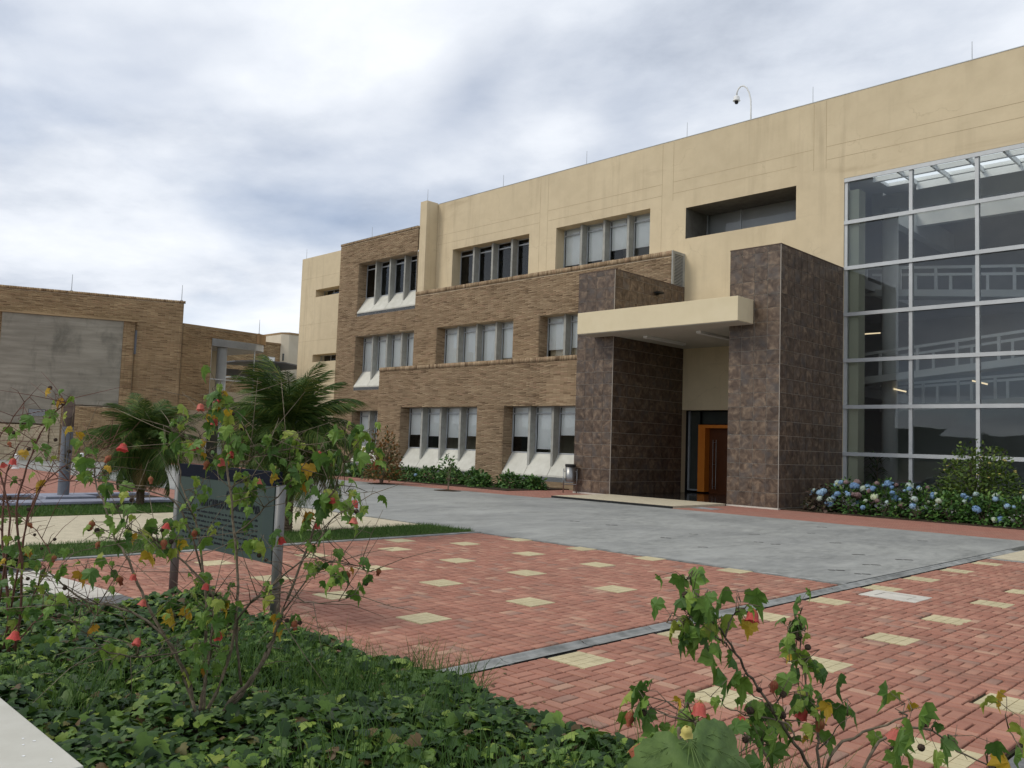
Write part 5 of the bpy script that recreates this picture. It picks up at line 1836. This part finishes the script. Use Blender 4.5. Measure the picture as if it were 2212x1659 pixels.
mallow('mallow_shrub', 'sparse reddish mallow shrub with bare twigs at the left edge', 5.9, [
    B_([(20, 1420), (15, 1280), (5, 1150), (15, 1020), (40, 960)], (.012, .004), .2),
    B_([(30, 1420), (50, 1250), (35, 1100), (70, 980), (110, 900), (150, 862)], (.010, .003), -.3),
    B_([(10, 1400), (60, 1120), (120, 1020), (190, 985), (240, 960)], (.008, .002), .4),
    B_([(0, 1300), (20, 1120), (-10, 980), (30, 900), (70, 850)], (.008, .002), -.1),
    B_([(20, 1380), (70, 1290), (110, 1200), (60, 1130), (0, 1090)], (.006, .002), .1),
    B_([(20, 1330), (80, 1060), (170, 1040), (240, 1020)], (.006, .002), -.4),
    B_([(25, 1400), (90, 1330), (150, 1290), (210, 1330)], (.007, .002), .3),
], [(120, 862, 4, .5), (150, 868, 3, .3), (98, 905, 4, .3), (60, 905, 3, .5), (18, 950, 4, .3), (55, 940, 3, .2), (20, 1000, 4, .2), (75, 1010, 3, .2), (45, 1060, 3, .2), (100, 985, 4, .1),
    (30, 1180, 5, .2), (60, 1200, 6, .1), (20, 1220, 6, .1), (90, 1230, 6, .1), (40, 1260, 6, .1), (110, 1265, 5, .2), (20, 1290, 6, .2), (70, 1300, 6, .1), (40, 1330, 6, .1), (100, 1330, 5, .2), (15, 1370, 6, .2),
    (70, 1370, 5, .2), (130, 1370, 4, .2), (180, 1330, 4, .2), (10, 1130, 3, .4)],
       [(18, 965, 2), (5, 1010, 0), (60, 1140, 2), (118, 1210, 2)], [(108, 838), (30, 935), (62, 1100), (75, 1155), (118, 1165), (20, 1075), (90, 1185), (120, 950), (150, 975), (145, 1010), (62, 970), (60, 1250)],
       M['bark_red'], 8, .066, 130, gz=.03, tl=.5, more=.8)
mallow('mallow_shrub', 'low mallow shrub with few stems and red bells at the bottom right', 3.15, [
    B_([(1790, 1730), (1748, 1659), (1705, 1592), (1673, 1539), (1624, 1466), (1592, 1413), (1543, 1345), (1511, 1292), (1487, 1245)], (.0075, .0028), -.1),
    B_([(1795, 1730), (1770, 1659), (1768, 1580), (1746, 1507), (1733, 1434), (1721, 1345)], (.0065, .0025), .2),
    B_([(1800, 1730), (1790, 1640), (1842, 1592), (1936, 1555), (1960, 1545)], (.007, .003), -.15),
    B_([(1830, 1740), (1900, 1600), (1996, 1575), (2065, 1620), (2140, 1659)], (.006, .003), .2),
    B_([(1700, 1720), (1640, 1610), (1560, 1570), (1500, 1560)], (.006, .003), -.25),
    B_([(1715, 1610), (1700, 1560), (1610, 1545), (1560, 1520)], (.004, .002), -.05, -.05),
    B_([(1673, 1539), (1640, 1510), (1605, 1478)], (.003, .0015), 0, -.05),
    B_([(1566, 1378), (1575, 1345), (1590, 1320), (1620, 1305)], (.003, .002), -.1, -.06),
    B_([(1592, 1413), (1560, 1385), (1500, 1360), (1440, 1345)], (.003, .002), .0, -.06),
    B_([(1705, 1592), (1695, 1545), (1680, 1515)], (.0035, .002), .05, 0),
    B_([(1768, 1620), (1800, 1585), (1830, 1545)], (.003, .0015), -.1, .05),
    B_([(2230, 1700), (2212, 1630), (2180, 1580)], (.004, .002), 0, 0),
], [(1482, 1262, 3, 0), (1498, 1285, 5, 0), (1510, 1315, 5, 0), (1490, 1340, 6, 0), (1525, 1345, 5, 0), (1465, 1345, 4, 0), (1450, 1352, 3, 0), (1500, 1372, 5, 0), (1540, 1385, 4, 0), (1560, 1400, 3, 0),
    (1600, 1310, 3, .3), (1590, 1320, 2, 1), (1715, 1330, 4, 0), (1703, 1365, 4, 0), (1735, 1370, 4, 0), (1720, 1405, 6, .1), (1750, 1430, 5, .3), (1742, 1465, 4, .2), (1705, 1440, 2, 0), (1750, 1525, 7, 0), (1765, 1560, 4, 0),
    (1690, 1510, 4, 0), (1660, 1530, 4, 0), (1672, 1560, 6, 0), (1660, 1590, 6, .0), (1645, 1610, 5, 0), (1535, 1515, 4, 0), (1605, 1478, 2, 0), (1385, 1510, 5, 0), (1410, 1540, 5, 0), (1440, 1525, 4, .1), (1480, 1540, 4, .3),
    (1830, 1520, 2, .8), (1600, 1580, 4, .0), (1955, 1530, 4, 0), (1970, 1545, 4, .1), (2010, 1585, 3, .7), (2060, 1600, 2, 0), (1935, 1630, 5, .1), (2175, 1540, 3, .1), (2155, 1620, 2, .8), (1785, 1620, 3, .2), (1590, 1640, 5, .2), (1500, 1570, 5, .1), (1712, 1490, 2, .0)],
       [(1627, 1325, 1), (1513, 1525, 1), (1597, 1555, 0), (1738, 1540, 1), (1938, 1583, 0), (1365, 1545, 2), (1676, 1480, 2), (1778, 1565, 2), (1548, 1600, 2)],
       [(1480, 1285), (1725, 1375), (1745, 1398), (1692, 1500), (1690, 1545), (1620, 1535), (1390, 1540), (1610, 1598), (2000, 1565), (1990, 1615), (1640, 1490)],
       M['bark'], 21, .076, 12, .3, tl=.12, more=.85, fs=.042)
# one branch end close to the lens
nr_ = empty('mallow_branch', tuple(at(1500, 2400, 1.25)), 'very large green mallow leaf with yellow bud close to the camera at the bottom', 'plant')
pp_ = [at(1500, 2400, 1.25), at(1490, 1900, 1.2), at(1475, 1700, 1.17), at(1466, 1572, 1.15)]
MB().tube(pp_, [.006, .004, .003, .0025], 8).build('stem', M['bark'], nr_, smooth=True)


def bigleaf(px, py, D, size, ydir, nrm, k=0):
    yd_ = Vector(ydir).normalized()
    xd = yd_.cross(Vector(nrm)).normalized()
    zd = xd.cross(yd_)
    b_ = MB()
    # finer mesh for the near leaf: rings from the centre with toothed margin
    T = MAL[:22]
    c_ = np.array([0, .38, .05])
    rings = []
    for i in range(6):
        f = i / 5
        ring = []
        for j in range(88):
            a_, bb = T[(j // 4) % 22], T[(j // 4 + 1) % 22]
            p_ = a_ + (bb - a_) * ((j % 4) / 4)
            if f > .9 and j % 2:
                p_ = c_ + (p_ - c_) * 1.05
            q_ = c_ + (p_ - c_) * f
            q_ = q_.copy()
            q_[2] += -.95 * q_[0] ** 2 - .30 * max(q_[1], 0) ** 2 + .022 * math.sin(j * .85 + i) * f + .02 * math.sin(j * .45 + 2 * i)
            ring.append(q_)
        rings.append(ring)
    vs_ = [tuple(p_) for r_ in rings for p_ in r_]
    fs_ = [(i * 88 + j, i * 88 + (j + 1) % 88, (i + 1) * 88 + (j + 1) % 88, (i + 1) * 88 + j) for i in range(5) for j in range(88)]
    b_.add(vs_, fs_, .35)
    me = b_.mesh('leaf', M['near_leaf'], True)
    m_ = Matrix((xd, yd_, zd)).transposed().to_4x4()
    o_ = inst('leaf', me, nr_, Matrix.Translation(at(px, py, D)) @ m_ @ Matrix.Scale(size, 4))
    return o_


NL = bigleaf(1488, 1602, 1.15, .165, -UPV * .75 + RGT * .28 - FWD * .6, -FWD * .6 + UPV * .8)
vb = MB()
zf = lambda x, y: .05 * max(0, 1 - (abs(x) + abs(y - .38)) * 1.2) - .95 * x * x - .30 * max(y, 0) ** 2 - .02 * abs(x) + .008
for (vx, vy) in ((0, 1.1), (.40, .72), (-.40, .72), (.60, .33), (-.60, .33), (.42, -.02), (-.42, -.02), (.2, .95), (-.2, .95)):
    vb.tube([(vx * q, vy * q, zf(vx * q, vy * q)) for q in (.02, .25, .5, .75, .96)], [.005, .0045, .004, .003, .002], 5, .3)
    for q in (.35, .55, .75):
        for sd_ in (-1, 1):
            ex, ey = vx * (q + .16) + sd_ * vy * .12, vy * (q + .16) - sd_ * vx * .12
            vb.tube([(vx * q, vy * q, zf(vx * q, vy * q)), (ex, ey, zf(ex, ey))], [.003, .0015], 4, .3)
M['vein'] = leafmat('leaf_vein', [(0.0, (0.105, 0.175, 0.045)), (1.0, (0.12, 0.19, 0.05))], 0.5, 0.1)
vo = inst('vein', vb.mesh('vein', M['vein'], True), NL, NL.matrix_basis.copy())
s_ = .022
m_ = Matrix.Translation(at(1484, 1568, 1.13)) @ Euler((.3, .2, 0)).to_matrix().to_4x4() @ Matrix.Diagonal((s_ * .7, s_ * .7, s_ * .6, 1))
f_ = inst('flower', bell(M['yflower'], .8), nr_, m_)
m_ = Matrix.Translation(at(1392, 1612, 1.2)) @ Euler((.2, .55, 0)).to_matrix().to_4x4() @ Matrix.Scale(.034, 4)
f_ = inst('flower', BELLS[2], nr_, m_)
inst('calyx', CALYX, f_, m_ @ Matrix.Scale(1.05, 4))
MB().tube([at(1392, 1610, 1.2), at(1410, 1585, 1.19), at(1440, 1590, 1.17), at(1470, 1600, 1.16)], .0022, 6).build('stem', M['leaf'], nr_)

# --- palms


def frond_mesh(L, bend, nl, mat, lw=.30, seed=0):
    rr_ = random.Random(seed)
    b_ = MB()
    pts_ = []
    ang_ = 0.0
    p_ = Vector((0, 0, 0))
    n_ = 16
    for i in range(n_ + 1):
        f = i / n_
        pts_.append(p_.copy())
        a_ = -bend * f ** 1.4
        p_ += Vector((math.cos(a_), 0, math.sin(a_))) * (L / n_)
    b_.tube(pts_, [.016 * (1 - .85 * i / n_) + .002 for i in range(n_ + 1)], 5, .9)
    for k in range(nl):
        f = .14 + .86 * k / nl
        i = min(int(f * n_), n_ - 1)
        u = f * n_ - i
        c_ = pts_[i].lerp(pts_[i + 1], u)
        t_ = (pts_[i + 1] - pts_[i]).normalized()
        ln = lw * (math.sin(math.pi * min(1, .12 + f * .88) ** .8) ** .6 * .9 + .12) * rr_.uniform(.85, 1.1)
        for s in (-1, 1):
            side = Vector((0, s, 0))
            up_ = side.cross(t_) * s
            dr_ = (side * (.95 - .35 * f) + t_ * (.6 + .45 * f) + up_ * rr_.uniform(.0, .4)).normalized()
            tip = c_ + dr_ * ln + Vector((0, 0, -ln * rr_.uniform(.22, .6)))
            mid = c_ + dr_ * ln * .5 + Vector((0, 0, -ln * .02))
            w = t_ * .0105
            b_.add([c_ - w * .6, c_ + w * .6, mid + w, mid - w, tip], [(0, 1, 2, 3), (3, 2, 4)], rr_.random() * .999)
    return b_.mesh('frond', mat)


def palm(label, base, trunk_h, L, nf, seed, lw, dryn=8, r0=.12):
    rr_ = random.Random(seed)
    x, y, z = base
    rt_ = empty('palm_tree', base, label, 'palm tree', 'young palms by the lawn')
    b_ = MB()
    prof_ = []
    k = 0
    zz_ = 0
    while zz_ < trunk_h:
        prof_ += [(r0 * (1.15 - .15 * zz_ / trunk_h) * rr_.uniform(.96, 1.04), zz_), (r0 * .86 * (1.15 - .15 * zz_ / trunk_h), zz_ + .045)]
        zz_ += .05
    prof_.append((r0 * .6, trunk_h + .08))
    b_.lathe(base, prof_, 16)
    tr_ = b_.build('trunk', M['palm_bark'], rt_)
    ms = [frond_mesh(L * q_, bd, 64, M['palm'], lw, seed + i) for i, (q_, bd) in enumerate(((1, 1.0), (.95, 1.25), (1.05, .85), (.9, 1.4)))]
    md = [frond_mesh(L * .85, 1.0, 40, M['palm_dry'], lw * .85, seed + 9)]
    top = Vector((x, y, z + trunk_h))
    for k in range(nf):
        f = k / nf
        el = R(80) - R(128) * f + rr_.gauss(0, .08)
        yaw = k * 2.39996 + rr_.uniform(-.25, .25)
        m_ = Matrix.Translation(top + Vector((0, 0, .05 - .10 * f))) @ Matrix.Rotation(yaw, 4, 'Z') @ Matrix.Rotation(-el, 4, 'Y') @ Matrix.Rotation(rr_.gauss(0, .3), 4, 'X')
        inst('frond', rr_.choice(ms), rt_, m_ @ Matrix.Scale(rr_.uniform(.85, 1.05), 4))
    for k in range(dryn):
        el = R(-30) - R(35) * rr_.random()
        m_ = Matrix.Translation(top + Vector((0, 0, -.10 - .1 * rr_.random()))) @ Matrix.Rotation(k * 2.4 + rr_.random(), 4, 'Z') @ Matrix.Rotation(-el, 4, 'Y')
        inst('frond', md[0], rt_, m_ @ Matrix.Scale(rr_.uniform(.7, .95), 4))
    return rt_


palm('smaller palm with thin trunk left of the sign beside the bluish kerb', (-20.0, 8.0, 0), 1.50, 1.36, 54, 31, .48, 14, .085)
palm('larger spreading palm with ringed trunk right of the sign', (-13.63, 8.06, 0), 1.80, 1.46, 66, 44, .48, 14, .10)

# --- shrubs by the building


def foliage(c, rx, ry, h, n, size, T, TF, mat, name, parent, zlow=.0, hollow=.55, droop=.3):
    u = rng.normal(size=(n, 3))
    u /= np.linalg.norm(u, axis=1, keepdims=True)
    u[:, 2] = np.abs(u[:, 2]) * 1.0
    rad = hollow + (1 - hollow) * rng.random(n) ** .6
    # uneven outline
    bump = np.array([1 + .28 * mnoise.noise((q_[0] * 2.3 + c[0], q_[1] * 2.3 + c[1], q_[2] * 2.3)) for q_ in u])
    pos_ = np.column_stack([c[0] + u[:, 0] * rx * rad * bump, c[1] + u[:, 1] * ry * rad * bump, c[2] + zlow + u[:, 2] * (h - zlow) * rad * bump])
    yd_ = u + rng.normal(0, .5, (n, 3))
    yd_[:, 2] -= droop
    nm = u * .7 + rng.normal(0, .3, (n, 3))
    nm[:, 2] += .9
    V_, F_, R_ = leaves(T, TF, pos_, yd_, nm, size * rng.uniform(.6, 1.2, n))
    return npmesh(name, V_, F_, R_, mat, parent)


def bloom_mesh(mat, seed):
    rr_ = np.random.default_rng(seed)
    n = 110
    i = np.arange(n) + .5
    ph = np.arccos(1 - 1.75 * i / n)
    th = np.pi * (1 + 5 ** .5) * i
    u = np.column_stack([np.cos(th) * np.sin(ph), np.sin(th) * np.sin(ph), np.cos(ph)])
    pos_ = u * (1 + rr_.normal(0, .05, n))[:, None] * np.array([1, 1, .85])
    Q = np.array([(-.5, -.5, 0), (.5, -.5, 0), (.5, .5, 0), (-.5, .5, 0)]) * .34
    yd_ = rr_.normal(size=(n, 3))
    Rm = frames(yd_ - u * np.sum(yd_ * u, axis=1, keepdims=True), u + rr_.normal(0, .25, (n, 3)))
    V_ = np.einsum('nij,kj->nki', Rm, Q) + pos_[:, None, :]
    b_ = MB()
    for k in range(n):
        b_.add(V_[k].tolist(), [(0, 1, 2, 3)], float(rr_.random() * .35))
    # inner core
    for k in range(8):
        pass
    b_.lathe((0, 0, 0), [(.2, -.6), (.75, -.3), (.88, .1), (.6, .55), (.15, .75)], 10, .1)
    return b_.mesh('flower_head', mat)


BLO = {'blue': [bloom_mesh(M['bluebloom'], 1), bloom_mesh(M['bluebloom'], 2)], 'pale': [bloom_mesh(M['palebloom'], 3)], 'old': [bloom_mesh(M['oldbloom'], 4)]}


def hydrangea(label, c, rx, ry, h, heads, weights, seed, group, old=False, n=520, size=.12):
    rr_ = random.Random(seed)
    rt_ = empty('hydrangea', c, label, 'hydrangea', group)
    foliage(c, rx, ry, h, n, size, OVAL, OVALF, M['hyd_old'] if old else M['hyd'], 'foliage', rt_, .0, .45)
    st = MB()
    for k in range(9):
        a = rr_.uniform(0, 6.28)
        st.tube([(c[0], c[1], c[2]), (c[0] + rx * .6 * math.cos(a), c[1] + ry * .6 * math.sin(a), c[2] + h * .7)], [.012, .006], 5)
    st.build('stems', M['bark'], rt_)
    kinds = list(weights)
    for k in range(int(heads * .85)):
        a = rr_.uniform(math.pi * .85, math.pi * 2.15)
        e_ = rr_.uniform(.15, 1.25)
        p_ = Vector((c[0] + rx * .93 * math.cos(a) * math.cos(e_), c[1] + ry * .93 * math.sin(a) * math.cos(e_), c[2] + h * (math.sin(e_) * .95 + .03)))
        kd = rr_.choices(kinds, [weights[q_] for q_ in kinds])[0]
        s_ = rr_.choice((.045, .06, .075, .09, .11))
        inst('flower_head', rr_.choice(BLO[kd]), rt_, Matrix.Translation(p_) @ Euler((rr_.gauss(-.3, .4), rr_.gauss(0, .4), rr_.uniform(0, 6))).to_matrix().to_4x4() @ Matrix.Scale(s_, 4))
    return rt_


GA = 'blue hydrangeas below the glass wall'
hs = [(-11.75, 25.35, .55, .55, .72, 16, True, 'leftmost, browning hydrangea with many blue heads at the foot of the right pillar'),
      (-11.0, 25.55, .75, .6, 1.0, 22, False, 'second hydrangea from the right pillar, tall with blue heads'),
      (-10.0, 25.6, .8, .65, 1.02, 24, False, 'third hydrangea from the right pillar, full of pale blue heads'),
      (-9.05, 25.55, .75, .65, .98, 16, False, 'fourth hydrangea from the right pillar, mostly green with few heads'),
      (-8.15, 25.5, .75, .6, .85, 13, False, 'fifth hydrangea from the right pillar, in front of the yellow flowered bush'),
      (-7.3, 25.55, .75, .65, .85, 13, False, 'sixth hydrangea from the right pillar, with blue and faded heads'),
      (-6.45, 25.55, .8, .65, .85, 13, False, 'last hydrangea in view at the right edge of the picture')]
for i, (x, y, rx, ry, h, nh, old, lb) in enumerate(hs):
    hydrangea(lb, (x, y, .03), rx, ry, h, nh, {'blue': .55, 'pale': .28, 'old': .17}, 60 + i, GA, old, 760, .125)
GB = 'low green hydrangeas along the brick front'
hb = [(-36.8, 23.6, .8, .6, .55, 4), (-35.4, 23.4, .8, .6, .6, 5), (-33.9, 23.3, .9, .6, .55, 3), (-32.4, 23.2, .9, .6, .6, 2), (-30.9, 23.2, .85, .6, .62, 2), (-29.5, 23.25, .85, .6, .62, 1),
      (-28.2, 23.4, .8, .6, .66, 2), (-27.0, 23.6, .8, .6, .68, 1), (-25.9, 23.85, .75, .6, .66, 1), (-24.9, 23.3, .5, .45, .52, 1), (-24.0, 24.1, .72, .55, .58, 0), (-23.2, 24.6, .55, .45, .5, 0)]
words = ['furthest', 'eleventh', 'tenth', 'ninth', 'eighth', 'seventh', 'sixth', 'fifth', 'fourth', 'third', 'second', 'nearest']
for i, (x, y, rx, ry, h, nh) in enumerate(hb):
    hydrangea(words[i] + ' low green hydrangea from the steel bin along the brick wall', (x, y, .02), rx, ry, h, nh, {'blue': .4, 'pale': .6}, 90 + i, GB, False, 620, .15)


def bushtree(name, label, cat, base, stems, h, crown, T, TF, mat, bark, n, size, seed, group=None):
    rr_ = random.Random(seed)
    rt_ = empty(name, base, label, cat, group)
    st = MB()
    P0 = Vector(base)
    for k in range(stems):
        a = rr_.uniform(0, 6.28)
        sp_ = rr_.uniform(.1, .8) * crown[0]
        pts_ = [P0 + Vector((math.cos(a) * .04, math.sin(a) * .04, 0)), P0 + Vector((math.cos(a) * sp_ * .35, math.sin(a) * sp_ * .35, h * .42)), P0 + Vector((math.cos(a) * sp_, math.sin(a) * sp_, h * rr_.uniform(.75, .98)))]
        st.tube(pts_, [.018, .012, .004], 6)
        for q_ in range(3):
            i_ = pts_[1].lerp(pts_[2], rr_.uniform(0, .8))
            st.tube([i_, i_ + Vector((rr_.gauss(0, .2), rr_.gauss(0, .2), rr_.uniform(.05, .3)))], [.007, .003], 5)
    st.build('trunk', bark, rt_)
    foliage((base[0], base[1], base[2] + crown[2]), crown[0], crown[1], h - crown[2], n, size, T, TF, mat, 'crown', rt_, 0, .3, .2)
    return rt_


bushtree('young_tree', 'russet leaved bushy young tree in a round soil pit before the brick wall', 'tree', (-27.67, 20.5, .0), 10, 2.05, (.95, .85, .2), OVAL, OVALF, M['rustleaf'], M['bark'], 1500, .13, 5)
bushtree('young_tree', 'thin russet young tree half hidden by the large palm', 'tree', (-31.2, 20.1, .0), 4, 1.75, (.7, .6, .55), OVAL, OVALF, M['rustleaf'], M['bark'], 420, .10, 6)
bushtree('sapling', 'small green sapling with one thin stem in a soil pit on the plaza', 'tree', (-23.3, 20.2, .0), 2, 1.32, (.34, .3, .55), OVAL, OVALF, M['hyd'], M['bark'], 130, .14, 7)
MB_ = None
for i, (x, y, rx, lb) in enumerate(((-27.67, 20.5, .6, 'dark soil pit around the russet bushy tree'), (-31.2, 20.1, .5, 'dark soil pit around the thin russet tree'), (-23.3, 20.2, .55, 'dark soil pit around the small sapling'))):
    b = MB()
    k = 18
    vs = [(x, y, .05)] + [(x + rx * random.uniform(.85, 1.1) * math.cos(6.283 * j / k), y + rx * .9 * random.uniform(.85, 1.1) * math.sin(6.283 * j / k), .004) for j in range(k)]
    b.add(vs, [(0, 1 + j, 1 + (j + 1) % k) for j in range(k)])
    tag(b.build('soil_pit', M['soil']), lb, 'soil pit')
yb = bushtree('flowering_bush', 'green bush with small yellow flowers in front of the glass wall', 'bush', (-7.75, 26.7, .02), 13, 2.15, (1.3, .85, .2), OVAL, OVALF, M['bushleaf'], M['bark'], 3600, .115, 9)
fm = []
rr = random.Random(4)
ym = MB().lathe((0, 0, 0), [(.2, -.5), (.8, -.2), (1, .3), (.7, .5), (.1, .3)], 8).mesh('flower', M['yflower'], True)
for k in range(22):
    a = rr.uniform(math.pi * .8, math.pi * 2.2)
    e_ = rr.uniform(.0, 1.2)
    inst('flower', ym, yb, Matrix.Translation((-7.75 + 1.15 * math.cos(a) * math.cos(e_), 26.7 + .8 * math.sin(a) * math.cos(e_), .55 + 1.45 * math.sin(e_))) @ Matrix.Scale(rr.uniform(.03, .05), 4))
for i, (x, y, s_, lb) in enumerate(((-35.6, 21.9, .62, 'crimson leaved low bush left of the thin russet tree'), (-34.3, 22.0, .6, 'crimson leaved low bush right behind the large palm'), (-40.2, 22.5, .75, 'crimson leaved bush furthest left along the brick wall'))):
    bushtree('crimson_bush', lb, 'bush', (x, y, .0), 6, s_ * 1.2, (s_ * .8, s_ * .7, .1), OVAL, OVALF, M['redleaf'], M['bark_red'], 240, .13, 30 + i, 'crimson bushes behind the palms')
# dracaena inside the glass
dp = empty('indoor_plant', (-12.1, 30.4, 0), 'tall strappy indoor plant seen through the glass beside the right pillar', 'plant')
b = MB()
rr = random.Random(6)
for k in range(64):
    a = rr.uniform(0, 6.28)
    z0 = rr.uniform(.7, 1.7)
    l = rr.uniform(.45, .75)
    up_ = rr.uniform(-.2, .9)
    d_ = Vector((math.cos(a), math.sin(a), 0))
    p0 = Vector((-12.1, 30.4, z0))
    p1 = p0 + d_ * l * .5 + Vector((0, 0, up_ * l * .6))
    p2 = p0 + d_ * l + Vector((0, 0, up_ * l * .4 - .1))
    sd_ = d_.cross(Vector((0, 0, 1))) * .03
    b.add([p0 - sd_ * .5, p0 + sd_ * .5, p1 + sd_, p1 - sd_, p2], [(0, 1, 2, 3), (3, 2, 4)], rr.random())
b.build('leaves', M['hyd'], dp)
MB().tube([(-12.1, 30.4, .3), (-12.1, 30.4, 1.75)], .03, 8).build('stem', M['bark'], dp)
MB().lathe((-12.1, 30.4, 0), [(.2, 0), (.27, .4), (.24, .42)], 16).build('pot', M['lidstone'], dp)
